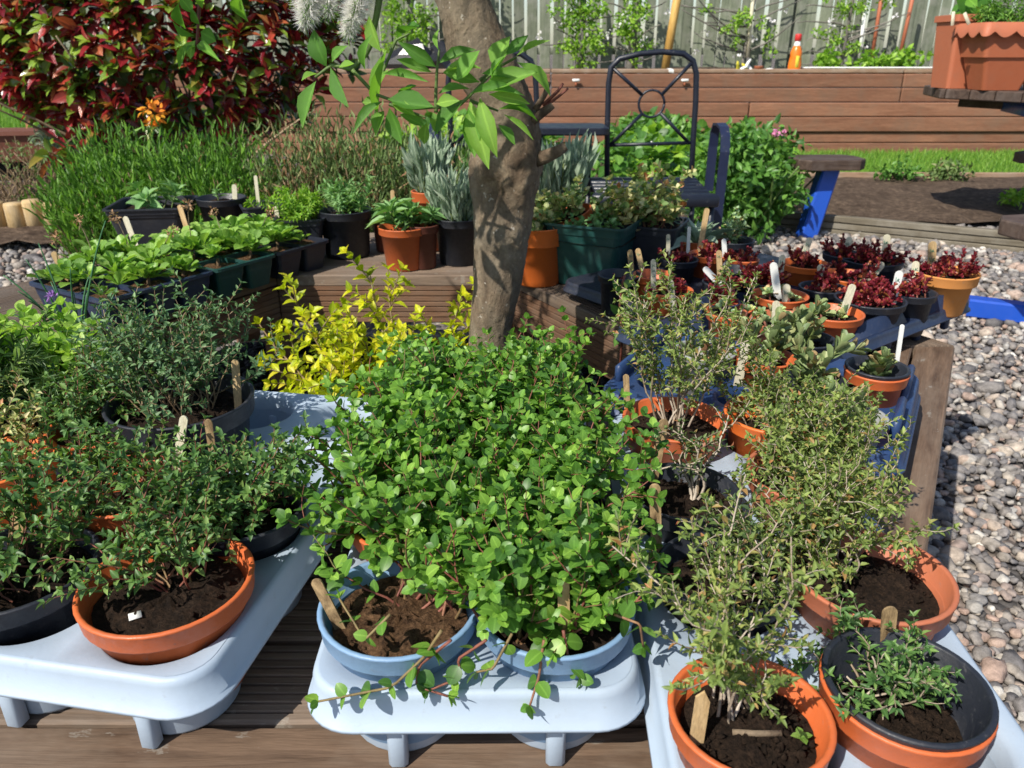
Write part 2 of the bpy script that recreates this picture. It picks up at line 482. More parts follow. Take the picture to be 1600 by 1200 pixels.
M['stick'] = wood_mat('stick', (0.42, 0.27, 0.12), (0.66, 0.49, 0.27), 40, 8, 0.7, 0.0004, None, 0.16)
M['stick_pale'] = wood_mat('stick_pale', (0.60, 0.55, 0.38), (0.80, 0.76, 0.60), 40, 8, 0.6, 0.0003, None, 0.08)
M['stick_dirty'] = wood_mat('stick_dirty', (0.10, 0.06, 0.03), (0.62, 0.44, 0.23), 60, 20, 0.75, 0.0004, None, 0.16)
M['stick_white'] = plastic('stick_white', (0.78, 0.79, 0.76), 0.4, 0.04, (0.3, 0.28, 0.2), 0.15)
M['ink'] = plastic('ink', (0.05, 0.24, 0.15), 0.6)
M['red_plastic'] = plastic('red_plastic', (0.55, 0.02, 0.025), 0.4)
M['bark'] = None
M['blue_paint'] = paint('blue_paint', (0.012, 0.075, 0.45), 0.3, (0.08, 0.10, 0.16), 0.4)
M['navy_metal'] = paint('navy_metal', (0.010, 0.013, 0.024), 0.28, (0.13, 0.13, 0.14), 0.5, 0.64)
M['black_metal'] = paint('black_metal', (0.010, 0.011, 0.014), 0.35, (0.06, 0.05, 0.05), 0.5)
M['arm_blue'] = paint('arm_blue', (0.012, 0.018, 0.05), 0.3, (0.14, 0.14, 0.15), 0.6, 0.62)
M['bamboo'] = wood_mat('bamboo', (0.42, 0.24, 0.06), (0.62, 0.40, 0.13), 9, 1, 0.5, 0.001)
M['orange_fluid'] = plastic('orange_fluid', (0.82, 0.18, 0.012), 0.25, 0.1, (0.8, 0.4, 0.05), 0.3, 25)
M['bottle_red'] = plastic('bottle_red', (0.62, 0.03, 0.03), 0.35)
M['white_plastic'] = plastic('white_plastic', (0.78, 0.78, 0.76), 0.4, 0.05, (0.5, 0.48, 0.42), 0.2)
M['black_bag'] = plastic('black_bag', (0.010, 0.010, 0.012), 0.25, 0.2, (0.05, 0.05, 0.05), 0.2)
M['yellow_cloth'] = plastic('yellow_cloth', (0.66, 0.58, 0.05), 0.8, 0.1)
M['grey_bark'] = wood_mat('grey_bark', (0.13, 0.12, 0.10), (0.30, 0.28, 0.25), 2, 2, 0.85, 0.004)
M['brown_plastic'] = plastic('brown_plastic', (0.16, 0.055, 0.035), 0.5)
M['slate'] = rnd_mat('slate', [(0, (0.010, 0.011, 0.017)), (0.6, (0.028, 0.028, 0.040)), (1, (0.065, 0.06, 0.075))], 0.6, 40, 0.002, 0.4)
M['stones'] = rnd_mat('stones', [(0, (0.10, 0.094, 0.095)), (0.22, (0.18, 0.17, 0.17)), (0.42, (0.29, 0.255, 0.22)), (0.58, (0.225, 0.215, 0.21)), (0.70, (0.36, 0.255, 0.205)), (0.84, (0.42, 0.37, 0.31)), (0.95, (0.35, 0.335, 0.315)), (1, (0.58, 0.55, 0.50))], 0.72, 55, 0.004, 0.35, 0.4)


def ground_mat(name, stops, scale, d, detail=8):
    m, nt, b, out = nodes(name)
    vo = nt.nodes.new('ShaderNodeTexVoronoi')
    vo.inputs['Scale'].default_value = scale
    tc = nt.nodes.new('ShaderNodeTexCoord')
    nt.links.new(tc.outputs['Object'], vo.inputs['Vector'])
    sp = nt.nodes.new('ShaderNodeSeparateColor')
    nt.links.new(vo.outputs['Color'], sp.inputs[0])
    c = ramp(nt, stops, sp.outputs[0])
    n = noise(nt, scale * 3, detail, 0.7)
    c = mixc(nt, c, ramp(nt, [(0.3, (0.6,) * 3), (0.7, (1.25,) * 3)], n), 1.0, 'MULTIPLY')
    nt.links.new(c, b.inputs['Base Color'])
    b.inputs['Roughness'].default_value = 0.9
    b.inputs['Specular IOR Level'].default_value = 0.2
    iv = nt.nodes.new('ShaderNodeMath')
    iv.operation = 'SUBTRACT'
    iv.inputs[0].default_value = 1.0
    nt.links.new(vo.outputs['Distance'], iv.inputs[1])
    bump(nt, b, iv.outputs[0], d)
    return m


M['gravel_base'] = ground_mat('gravel_base', [(0, (0.05, 0.048, 0.05)), (0.4, (0.13, 0.12, 0.115)), (0.7, (0.20, 0.16, 0.14)), (1, (0.33, 0.30, 0.26))], 38, 0.02)
M['bed_soil'] = soil_mat('bed_soil', (0.05, 0.033, 0.024), (0.155, 0.11, 0.078), 26, 0.03)
M['lawn_base'] = ground_mat('lawn_base', [(0, (0.05, 0.12, 0.015)), (1, (0.12, 0.24, 0.035))], 60, 0.02)
M['slate_base'] = ground_mat('slate_base', [(0, (0.010, 0.010, 0.014)), (1, (0.04, 0.04, 0.05))], 60, 0.015)


def bark_mat():
    m, nt, b, out = nodes('bark')
    n1 = noise(nt, 22, 8, 0.7, mapped(nt, (1, 1, 0.45), shift=False), dist=0.6)
    n2 = noise(nt, 130, 6, 0.75)
    n3 = noise(nt, 6, 4, 0.6)
    c = ramp(nt, [(0.30, (0.055, 0.036, 0.024)), (0.46, (0.165, 0.118, 0.078)), (0.70, (0.32, 0.25, 0.17))], n1)
    c = mixc(nt, c, ramp(nt, [(0.3, (0.6,) * 3), (0.7, (1.3,) * 3)], n2), 0.8, 'MULTIPLY')
    c = mixc(nt, c, (0.20, 0.19, 0.15), ramp(nt, [(0.45, (0, 0, 0)), (0.7, (0.6,) * 3)], n3))
    sp = noise(nt, 95, 2, 0.4)
    c = mixc(nt, c, (0.48, 0.44, 0.37), ramp(nt, [(0.70, (0, 0, 0)), (0.73, (0.8,) * 3)], sp))
    nt.links.new(c, b.inputs['Base Color'])
    b.inputs['Roughness'].default_value = 0.85
    b.inputs['Specular IOR Level'].default_value = 0.2
    ad = nt.nodes.new('ShaderNodeMath')
    ad.operation = 'MULTIPLY_ADD'
    ad.inputs[1].default_value = 0.35
    nt.links.new(n2, ad.inputs[0])
    nt.links.new(n1, ad.inputs[2])
    bump(nt, b, ad.outputs[0], 0.010)
    return m


M['bark'] = bark_mat()

# ------------------------------------------------------------------ leaves
def tmpl(rows, fold=0.18, droop=0.15, tipz=None):
    """rows: (x, halfwidth); first and last are single points when the width is 0"""
    V, F, prev = [], [], None
    for x, w in rows:
        z = -droop * x * x
        if w == 0:
            V.append((x, 0, z))
            cur = (len(V) - 1,)
        else:
            V += [(x, w, z + fold * w), (x, 0, z), (x, -w, z + fold * w)]
            cur = (len(V) - 3, len(V) - 2, len(V) - 1)
        if prev is not None:
            if len(prev) == 1 and len(cur) == 3:
                F += [(prev[0], cur[1], cur[0]), (prev[0], cur[2], cur[1])]
            elif len(prev) == 3 and len(cur) == 3:
                F += [(prev[0], prev[1], cur[1]), (prev[0], cur[1], cur[0]), (prev[1], prev[2], cur[2]), (prev[1], cur[2], cur[1])]
            elif len(prev) == 3:
                F += [(prev[0], prev[1], cur[0]), (prev[1], prev[2], cur[0])]
        prev = cur
    return np.array(V, float), np.array(F, int)


T_DIA = (np.array([(0, 0, 0), (0.42, 0.5, 0.10), (1, 0, -0.08), (0.42, -0.5, 0.10)], float), np.array([(0, 2, 1), (0, 3, 2)]))
T_THYME = tmpl([(0, 0), (0.40, 0.5), (0.72, 0.34), (1, 0)], 0.35, 0.22)
T_OVATE = tmpl([(0, 0), (0.16, 0.28), (0.42, 0.5), (0.72, 0.38), (1, 0)], 0.20, 0.25)
T_ROUND = tmpl([(0, 0.03), (0.07, 0.10), (0.18, 0.36), (0.38, 0.5), (0.60, 0.47), (0.80, 0.34), (0.93, 0.17), (1, 0)], 0.14, 0.20)
T_LANCE = tmpl([(0, 0), (0.15, 0.22), (0.40, 0.5), (0.68, 0.38), (1, 0)], 0.30, 0.30)
T_SPOON = tmpl([(0, 0.10), (0.45, 0.22), (0.75, 0.5), (0.93, 0.36), (1, 0)], 0.25, 0.18)
T_SUCC = tmpl([(0, 0.15), (0.35, 0.42), (0.7, 0.5), (0.92, 0.3), (1, 0)], 0.55, -0.25)
T_NEEDLE = (np.array([(0, 0.5, 0), (0, -0.5, 0), (1, 0, 0)], float), np.array([(0, 1, 2)]))
UNIT = {}


def midrib(t):
    return (np.abs(t[0][:, 1]) < 1e-6).astype(float)


def unit_mesh(t, mat):
    key = (id(t[0]), mat.name)
    if key not in UNIT:
        UNIT[key] = MB().add(t[0], t[1], 0.0, midrib(t)).mesh('leaf', mat, True)
    return UNIT[key]


class Leaves:
    def __init__(self):
        self.P, self.D, self.N, self.L, self.W = [], [], [], [], []

    def add(self, p, d, n, l, w):
        self.P.append(p); self.D.append(d); self.N.append(n); self.L.append(l); self.W.append(w)

    def arrays(self):
        P, D, N = np.array(self.P), norm(np.array(self.D)), np.array(self.N)
        Y = np.cross(N, D)
        bad = np.linalg.norm(Y, axis=1) < 1e-4
        Y[bad] = np.cross(np.array([1.0, 0.2, 0.1]), D[bad])
        Y = norm(Y)
        return P, D, Y, np.cross(D, Y), np.array(self.L), np.array(self.W)


def put_leaves(lv, t, mat, root, name='foliage', n_obj=0, world=None, leafname='leaf', stuff=True):
    """the n_obj leaves that show largest become parts of their own, the rest one mesh"""
    if not lv.P:
        return
    P, X, Y, Z, L, W = lv.arrays()
    n = len(P)
    sel = np.zeros(n, bool)
    if n_obj and world is not None:
        C = P + X * (L * 0.5)[:, None] + np.array(world)
        dy, dz = C[:, 1], C[:, 2] - CAM_H
        f = dy * CT - dz * ST
        u = 800 + FPX * C[:, 0] / f
        v = 600 - FPX * (dy * ST + dz * CT) / f
        ok = (u > -20) & (u < 1620) & (v > -20) & (v < 1220)
        cell = np.floor(u / 9).astype(int) * 4000 + np.floor(v / 9).astype(int)
        order = np.lexsort((f, cell))
        first = np.ones(n, bool)
        first[1:] = cell[order][1:] != cell[order][:-1]
        cand = order[first]
        cand = cand[ok[cand]]
        score = L[cand] * np.sqrt(np.maximum(W[cand] / L[cand], 0.05)) / f[cand]
        cand = cand[np.argsort(-score)][:n_obj]
        sel[cand] = True
        me = unit_mesh(t, mat)
        for i in np.nonzero(sel)[0]:
            o = bpy.data.objects.new(leafname, me)
            COL.objects.link(o)
            o.parent = root
            o.matrix_basis = Matrix(((X[i][0] * L[i], Y[i][0] * W[i], Z[i][0] * L[i], P[i][0]),
                                     (X[i][1] * L[i], Y[i][1] * W[i], Z[i][1] * L[i], P[i][1]),
                                     (X[i][2] * L[i], Y[i][2] * W[i], Z[i][2] * L[i], P[i][2]), (0, 0, 0, 1)))
    k = ~sel
    if k.any():
        tv, tf = t
        V = (P[k][:, None] + X[k][:, None] * (L[k][:, None] * tv[:, 0])[..., None]
             + Y[k][:, None] * (W[k][:, None] * tv[:, 1])[..., None] + Z[k][:, None] * (L[k][:, None] * tv[:, 2])[..., None])
        m = int(k.sum())
        F = (tf[None] + (np.arange(m) * len(tv))[:, None, None]).reshape(-1, tf.shape[1])
        o = MB().add(V.reshape(-1, 3), F, np.repeat(RG.random(m), len(tv)), np.tile(midrib(t), m)).build(name, mat, root)
        if stuff:
            o['kind'] = 'stuff'
        return o


def rv(s=1.0):
    return RG.normal(size=3) * s


def grow(p, d, length, nseg=8, wander=0.25, up=0.0):
    pts = [np.array(p, float)]
    d = norm(np.array(d, float))
    st = length / nseg
    for i in range(nseg):
        d = norm(d + rv(wander) * 0.5 + np.array([0, 0, up]))
        pts.append(pts[-1] + d * st)
    return np.array(pts)


def along(pts, s):
    """point and tangent at arc fraction s"""
    x = s * (len(pts) - 1)
    i = min(int(x), len(pts) - 2)
    f = x - i
    return pts[i] * (1 - f) + pts[i + 1] * f, norm(pts[i + 1] - pts[i])


UP = np.array([0, 0, 1.0])


def leafy(lv, pts, length, node, ll, lw, f0=0.2, ang=0.95, tip=True, jit=0.25, whorl=2, taper=0.45, upn=0.6, phase=None):
    n = max(2, int(length * (1 - f0) / node))
    ph = RG.random() * pi if phase is None else phase
    for i in range(n):
        s = f0 + (1 - f0) * i / n
        p, t = along(pts, s)
        a = norm(np.cross(t, UP + rv(0.05)))
        b = np.cross(t, a)
        sz = (1 - taper * s ** 2) * RG.uniform(0.75, 1.2)
        an = ang * (1 - 0.35 * s)
        for k in range(whorl):
            th = ph + k * 2 * pi / whorl + RG.normal() * 0.15
            out = math.cos(th) * a + math.sin(th) * b
            d = math.cos(an) * t + math.sin(an) * out + rv(jit * 0.4)
            nn = t * 0.8 + UP * upn + rv(jit)
            lv.add(p, d, nn, ll * sz, lw * sz)
        ph += pi / whorl + RG.normal() * 0.1
    if tip:
        p, t = pts[-1], norm(pts[-1] - pts[-2])
        a = norm(np.cross(t, UP + rv(0.05)))
        b = np.cross(t, a)
        for k in range(4):
            th = ph + k * pi / 2
            d = 0.75 * t + 0.66 * (math.cos(th) * a + math.sin(th) * b)
            lv.add(p, d, t * 0.6 + UP * 0.4 + rv(0.2), ll * (0.75 if k % 2 else 0.55), lw * (0.75 if k % 2 else 0.55))


def bush(center=(0, 0), n=40, H=0.15, lean=0.9, base_r=0.03, node=0.009, ll=0.010, lw=0.0045, f0=0.25, ang=0.95, sides=4, side_len=0.045,
         wander=0.35, up=0.05, bias=(0, 0), r0=0.0012, whorl=2, z0=0.0, jit=0.25, minlen=0.6, side_f=(0.3, 0.95), lean_pow=0.7, side_f0=0.15, upn=0.6):
    lv, st = Leaves(), MB()
    for i in range(n):
        az = RG.random() * 2 * pi
        le = lean * RG.random() ** lean_pow
        rr = base_r * math.sqrt(RG.random())
        a2 = RG.random() * 2 * pi
        p = np.array([center[0] + rr * math.cos(a2), center[1] + rr * math.sin(a2), z0])
        d = np.array([math.sin(le) * math.cos(az) + bias[0], math.sin(le) * math.sin(az) + bias[1], math.cos(le)])
        ln = H * RG.uniform(minlen, 1.12)
        pts = grow(p, d, ln, 8, wander, up)
        st.add(*tube(pts, np.linspace(r0 * 1.3, r0 * 0.5, len(pts)), 4, False), r=RG.random())
        leafy(lv, pts, ln, node, ll, lw, f0, ang, whorl=whorl, jit=jit, upn=upn)
        for k in range(sides):
            s = RG.uniform(*side_f)
            q, t = along(pts, s)
            o = norm(np.cross(t, rv()))
            sl = side_len * RG.uniform(0.5, 1.2)
            sp = grow(q, t * 0.7 + o * 0.8 + UP * 0.2, sl, 4, wander, up)
            st.add(*tube(sp, np.linspace(r0 * 0.7, r0 * 0.35, len(sp)), 3, False), r=RG.random())
            leafy(lv, sp, sl, node * 0.85, ll * 0.9, lw * 0.9, side_f0, ang, whorl=whorl, jit=jit, upn=upn)
    return lv, st


# ------------------------------------------------------------------ pots
def pot_mesh(rt, rb, h, rim=0.018, seg=40, wall=0.003, out=0.0035):
    hr = h - rim
    ro = rb + (rt - rb) * (hr / h)
    pr = [(rb * 0.3, 0.004), (rb - 0.004, 0.0), (rb, 0.004), (ro - out, hr - 0.001), (rt - 0.001, hr), (rt, hr + 0.002), (rt + 0.001, h - 0.003), (rt + 0.0022, h - 0.0015),
          (rt + 0.0015, h), (rt - wall * 0.4, h + 0.0004), (rt - wall, h - 0.001), (rt - wall - 0.001, h - rim), (ro - wall - out, hr - 0.003), (rb - wall, 0.008), (0.001, 0.008)]
    return lathe(pr, seg)


def square_pot(rt, rb, h, wall=0.003, lip=0.005, rc=0.02):
    rings = []
    for s, z in ((rb - 0.01, 0.0), (rb, 0.004), (rb + (rt - rb) * 0.83, h * 0.84), (rb + (rt - rb) * 0.86 + 0.002, h * 0.845), (rt, h - 0.006), (rt + lip, h - 0.005), (rt + lip, h), (rt, h), (rt - wall, h - 0.002), (rb - wall, 0.01)):
        rings.append([(x, y, z) for x, y in rrect(s, s, min(rc, s * 0.4) * (s / rt), 4)])
    return loft(rings, True, True)


def soil_disc(r, z, seg=28, rings=7, amp=0.005, mound=0.004):
    V, F = [(0, 0, z + mound)], []
    for i in range(1, rings + 1):
        rr = r * i / rings
        for j in range(seg):
            a = 2 * pi * j / seg
            V.append((rr * math.cos(a), rr * math.sin(a), z + mound * (1 - (i / rings) ** 2) + RG.normal() * amp * (0.5 if i == rings else 1) * 0.6))
    for j in range(seg):
        F.append((0, 1 + j, 1 + (j + 1) % seg))
    for i in range(rings - 1):
        for j in range(seg):
            a, b = 1 + i * seg, 1 + (i + 1) * seg
            k = (j + 1) % seg
            F.append((a + j, b + j, b + k, a + k))
    return V, F


def crumbs(r, z, n=60, size=0.0025):
    mb = MB()
    for i in range(n):
        a, rr = RG.random() * 2 * pi, r * math.sqrt(RG.random())
        s = size * RG.uniform(0.4, 1.5)
        c = np.array([rr * math.cos(a), rr * math.sin(a), z + s * 0.5])
        V = np.array([(1, 0, 0), (-1, 0, 0), (0, 1, 0), (0, -1, 0), (0, 0, 1), (0, 0, -1)], float) * s * RG.uniform(0.5, 1.5, 3) + c + RG.normal(size=(6, 3)) * s * 0.3
        mb.add(V, [(0, 2, 4), (2, 1, 4), (1, 3, 4), (3, 0, 4), (2, 0, 5), (1, 2, 5), (3, 1, 5), (0, 3, 5)])
    return mb


POTS = {}


def potted(key, name, label, cat, u, v, w, rz, potmat, h=0.112, taper=0.76, group=None, soil='soil', drop=0.018, sq=False, rim=None, inner=None, ncr=40, xy=None, tilt=None):
    """a pot whose rim centre is seen at (u, v), rim w picture points wide, rim at height rz"""
    c = un(u, v, rz)
    rt = 0.5 * (un(u + w / 2, v, rz) - un(u - w / 2, v, rz)).length
    if xy:
        c = Vector((xy[0], xy[1], rz))
    root = thing(name, label, cat, (c.x, c.y, rz - h), group)
    if tilt:
        root.rotation_euler = tilt
    rim = rim or max(0.010, h * 0.17)
    if sq:
        MB().add(*square_pot(rt, rt * taper, h)).build('pot', M[potmat], root, smooth=False).rotation_euler = (0, 0, sq)
        V, F = [(x, y, h - drop + RG.normal() * 0.002) for x, y in rrect(rt * 0.96, rt * 0.96, 0.02, 4)], None
        so = MB().add(V, [tuple(range(len(V)))]).build('soil', M[soil], root)
        so.rotation_euler = (0, 0, sq)
    else:
        MB().add(*pot_mesh(rt, rt * taper, h, rim)).build('pot', M[potmat], root)
        if inner:
            k = 0.965
            MB().add(*pot_mesh(rt * k + 0.001, rt * taper * k - 0.002, h - 0.004, rim * 0.8)).build('inner_pot', M[inner], root, (0, 0, 0.010))
        rs = rt * (0.92 if inner else 0.965) * (1 - (1 - taper) * drop / h) - 0.004
        so = MB().add(*soil_disc(rs, h - drop)).build('soil', M[soil], root)
        if ncr:
            crumbs(rs * 0.92, h - drop + 0.002, ncr).build('soil_crumbs', M[soil], so)['kind'] = 'stuff'
    d = dict(root=root, r=rt, sz=h - drop, c=Vector((c.x, c.y, rz - h)), h=h)
    POTS[key] = d
    return d


def plant(d, lv, st, t, leafm, stemm, n_obj=0, name='foliage', sname='stems'):
    root = d['root']
    if st is not None and st.n:
        st.build(sname, M[stemm], root)['kind'] = 'stuff'
    put_leaves(lv, t, M[leafm], root, name, n_obj, d['c'])


def stick(ut, vt, ub, vb, zb, label, wpx=11, mat='stick', ink=False, point=False, group='plant labels', sink=0.03, name='plant_label', facing=None):
    b = un(ub, vb, zb)
    t = aty(ut, vt, b.y)
    ax = (t - b)
    ln = ax.length + sink
    ax.normalize()
    dist = (b - Vector((0, 0, CAM_H))).length
    w = max(0.005, wpx / FPX * dist)
    face = Vector((0, -1, 0.0)) if facing is None else Vector(facing)
    x = ax.cross(face).normalized()
    y = x.cross(ax).normalized()
    hw, th = w / 2, 0.0018
    prof = []
    if point:
        prof = [(-hw, 0), (hw, 0), (hw, ln - w * 0.9), (hw * 0.1, ln), (-hw, ln - w * 0.5)]
    else:
        prof = [(-hw, 0), (hw, 0)] + [(hw * math.cos(a), ln - hw + hw * math.sin(a)) for a in np.linspace(0, pi, 9)]
    m = len(prof)
    V = [(px, -th / 2, pz) for px, pz in prof] + [(px, th / 2, pz) for px, pz in prof]
    F = [tuple(range(m)), tuple(range(2 * m - 1, m - 1, -1))] + [(i, i + m, (i + 1) % m + m, (i + 1) % m) for i in range(m)]
    F = [f[::-1] for f in F]
    root = MB().add(V, F).build(name, M[mat], None, smooth=False)
    base = b - ax * sink
    R = Matrix((x, -y, ax)).transposed().to_4x4()
    R = Matrix(((x.x, -y.x, ax.x, base.x), (x.y, -y.y, ax.y, base.y), (x.z, -y.z, ax.z, base.z), (0, 0, 0, 1)))
    root.matrix_world = R
    tag(root, label, 'plant label', group)
    if ink:
        mb = MB()
        for k in range(ink):
            z0 = ln - w * (0.9 + k * 1.05)
            q = [(-0.30 * w, z0), (-0.22 * w, z0 - 0.5 * w), (-0.02 * w, z0 - 0.12 * w), (0.02 * w, z0 - 0.5 * w), (0.24 * w, z0 - 0.15 * w), (0.05 * w, z0 - 0.3 * w), (0.30 * w, z0 - 0.52 * w)]
            q = [(a + RG.normal() * w * 0.05, c + RG.normal() * w * 0.05) for a, c in q]
            mb.add(*tube([(a, -th / 2 - 0.0001, c) for a, c in q], w * 0.045, 4))
        mb.build('writing', M['ink'], root)
    return root

# ------------------------------------------------------------------ the setting
HX, HY, A_IN, A_OUT, BZ = -0.32, 1.463, 0.537, 1.06, 0.45
T30 = math.tan(pi / 6)


def hexdist(x, y):
    return max((x - HX) * math.cos(a) + (y - HY) * math.sin(a) for a in (k * pi / 3 + pi / 6 for k in range(6)))


def sheet(name, x0, x1, y0, y1, z, mat, nx=1, ny=1, amp=0.0, kind='structure'):
    V = [(x0 + (x1 - x0) * i / nx, y0 + (y1 - y0) * j / ny, z + (RG.normal() * amp if amp else 0)) for j in range(ny + 1) for i in range(nx + 1)]
    F = [(j * (nx + 1) + i, j * (nx + 1) + i + 1, (j + 1) * (nx + 1) + i + 1, (j + 1) * (nx + 1) + i) for j in range(ny) for i in range(nx)]
    return tag(MB().add(V, F).build(name, M[mat]), kind=kind)


sheet('ground', -150, 150, -60, 240, 0.0, 'gravel_base')
sheet('soil_bed', 0.9, 9.0, 4.72, 6.55, 0.035, 'bed_soil', 60, 14, 0.012)
sheet('soil_bed', -8.0, -1.0, 4.05, 6.2, 0.06, 'bed_soil', 60, 14, 0.015)
sheet('soil_bed', -1.0, 0.9, 3.0, 8.3, 0.03, 'bed_soil', 30, 40, 0.012)
sheet('lawn', 0.9, 14.0, 6.62, 8.32, 0.02, 'lawn_base')
sheet('lawn', -16.0, -3.0, 6.3, 14.0, 0.42, 'lawn_base')
hx = [(HX + 2.15 * A_IN * math.cos(k * pi / 3), HY + 2.15 * A_IN * math.sin(k * pi / 3), 0.10) for k in range(6)]
tag(MB().add(hx, [tuple(range(6))]).build('slate_bed', M['slate_base']), kind='structure')


def ico(sub):
    bm = bmesh.new()
    bmesh.ops.create_icosphere(bm, subdivisions=sub, radius=1)
    V = np.array([v.co[:] for v in bm.verts])
    F = np.array([[v.index for v in f.verts] for f in bm.faces])
    bm.free()
    return V, F


ICO1, ICO2 = ico(1), ico(2)


def pebbles(spots, base, flat=(0.45, 0.85)):
    """spots: (x, y, z, size)"""
    bv, bf = base
    n = len(spots)
    S = np.array(spots)
    ang = RG.random(n) * 2 * pi
    sc = np.stack([RG.uniform(0.8, 1.35, n), RG.uniform(0.65, 1.0, n), RG.uniform(*flat, n)], 1) * S[:, 3:4]
    W = bv[None] * (1 + RG.normal(size=(n, len(bv), 1)) * 0.13)
    W = np.sign(W) * np.abs(W) ** 0.85
    W = W * sc[:, None, :]
    tl = RG.normal(size=n) * 0.35
    c, s = np.cos(tl)[:, None], np.sin(tl)[:, None]
    W = np.stack([W[..., 0] * c - W[..., 2] * s, W[..., 1], W[..., 0] * s + W[..., 2] * c], -1)
    c, s = np.cos(ang)[:, None], np.sin(ang)[:, None]
    W = np.stack([W[..., 0] * c - W[..., 1] * s, W[..., 0] * s + W[..., 1] * c, W[..., 2]], -1) + S[:, None, :3]
    F = (bf[None] + (np.arange(n) * len(bv))[:, None, None]).reshape(-1, 3)
    return W.reshape(-1, 3), F, np.repeat(RG.random(n), len(bv))


def in_frame(x, y, z, m=60):
    dz = z - CAM_H
    f = y * CT - dz * ST
    if f < 0.05:
        return False
    u, v = 800 + FPX * x / f, 600 - FPX * (y * ST + dz * CT) / f
    return -m < u < 1600 + m and -m < v < 1200 + m


near, far = [], []
for x0, x1, y0, y1 in ((0.15, 3.6, 0.25, 4.65), (-3.6, -1.2, 2.2, 4.45)):
    y = y0
    while y < y1:
        sp = 0.0185 if y < 1.9 else (0.024 if y < 3 else 0.031)
        x = x0
        while x < x1:
            px, py = x + RG.normal() * sp * 0.35, y + RG.normal() * sp * 0.35
            if in_frame(px, py, 0, 170) and hexdist(px, py) > A_OUT + 0.01:
                sz = sp * 0.52 * math.exp(RG.normal() * 0.28) * (1.0 if RG.random() > 0.05 else 1.8)
                (near if y < 2.0 else far).append((px, py, sz * 0.35 + RG.random() * 0.012, sz))
            x += sp
        y += sp
gb = MB()
gb.add(*pebbles(near, ICO2) if len(near) < 6000 else pebbles(near, ICO2))
gb.add(*pebbles(far, ICO1))
tag(gb.build('gravel', M['stones']), 'mixed grey, brown and pink pebbles spread round the bench', 'gravel', kind='stuff')
sl = []
while len(sl) < 5000:
    x, y = HX + RG.uniform(-1.05, 1.0), HY + RG.uniform(-0.75, 0.98)
    if hexdist(x, y) < 0.95:
        sl.append((x, y, 0.105 + RG.random() * 0.015, RG.uniform(0.008, 0.02)))
tag(MB().add(*pebbles(sl, ICO1, (0.25, 0.6))).build('slate_chips', M['slate'], smooth=False), 'dark slate chips round the foot of the tree', 'slate chips', kind='stuff')

# ------------------------------------------------------------------ hexagonal bench
bench = thing('hexagonal_bench', 'brown timber decking bench built in a hexagon round the willow tree', 'bench', (HX, HY, 0))


def board(a0, a1, phi, mat, ribs=0, name='plank', th=0.028, z=BZ, dz=0.0):
    g = 0.0025
    ys = [(a0 + g, z - th), (a0 + g, z - 0.003), (a0 + g + 0.003, z)]
    if ribs:
        w = a1 - a0 - 2 * g - 0.012
        for i in range(ribs):
            c = a0 + g + 0.006 + w * (i + 0.5) / ribs
            q = w / ribs
            ys += [(c - q * 0.18, z), (c - q * 0.06, z - 0.0035), (c + q * 0.06, z - 0.0035), (c + q * 0.18, z)]
    ys += [(a1 - g - 0.003, z), (a1 - g, z - 0.003), (a1 - g, z - th)]
    V = []
    for y, zz in ys:
        ext = y * T30 - 0.0015
        V += [(-ext, y, zz + dz), (ext, y, zz + dz)]
    m = len(ys)
    F = [(2 * i, 2 * i + 1, 2 * ((i + 1) % m) + 1, 2 * ((i + 1) % m)) for i in range(m)]
    F += [tuple(2 * i for i in range(m)), tuple(2 * i + 1 for i in range(m))[::-1]]
    o = MB().add(V, F).build(name, M[mat], bench, smooth=False)
    o.rotation_euler = (0, 0, phi - pi / 2)
    return o


for k in range(6):
    phi = -pi / 2 + k * pi / 3
    nb = 7 if k == 1 else 5
    for i in range(nb):
        a0 = A_IN + (A_OUT - A_IN) * i / nb
        a1 = A_IN + (A_OUT - A_IN) * (i + 1) / nb
        smooth = (k == 1) or (k == 0 and i >= 4)
        board(a0, a1, phi, 'deck_smooth' if smooth else 'deck', 0 if smooth else 8, dz=RG.normal() * 0.0012)
    # ribbed fascia board under the inner and outer edge
    for a, s in ((A_IN + 0.012, -1), (A_OUT - 0.014, 1)):
        n, V = 7, []
        zs = []
        top, hgt = BZ - 0.030, 0.105
        for i in range(n):
            z1, z0 = top - hgt * i / n, top - hgt * (i + 1) / n
            zs += [(0.0, z1 - 0.0008), (0.0, z0 + 0.004), (-0.004, z0 + 0.003), (-0.004, z0 + 0.0008)]
        yo = a + s * 0.011
        ring = [(yo + s * d, z) for d, z in zs] + [(a - s * 0.011, zs[-1][1]), (a - s * 0.011, zs[0][1])]
        for y, z in ring:
            V += [(-y * T30 + 0.002, y, z), (y * T30 - 0.002, y, z)]
        m = len(ring)
        F = [(2 * i, 2 * i + 1, 2 * ((i + 1) % m) + 1, 2 * ((i + 1) % m)) for i in range(m)]
        o = MB().add(V, F).build('fascia_board', M['fascia'], bench, smooth=False)
        o.rotation_euler = (0, 0, phi - pi / 2)
    for a in (A_IN + 0.05, A_OUT - 0.06):
        r = a / math.cos(pi / 6)
        an = phi + pi / 6
        MB().add(*box((r * math.cos(an), r * math.sin(an), 0.207), (0.07, 0.07, 0.414), rz=an, bev=0.004)).build('post', M['fascia'], bench, smooth=False)
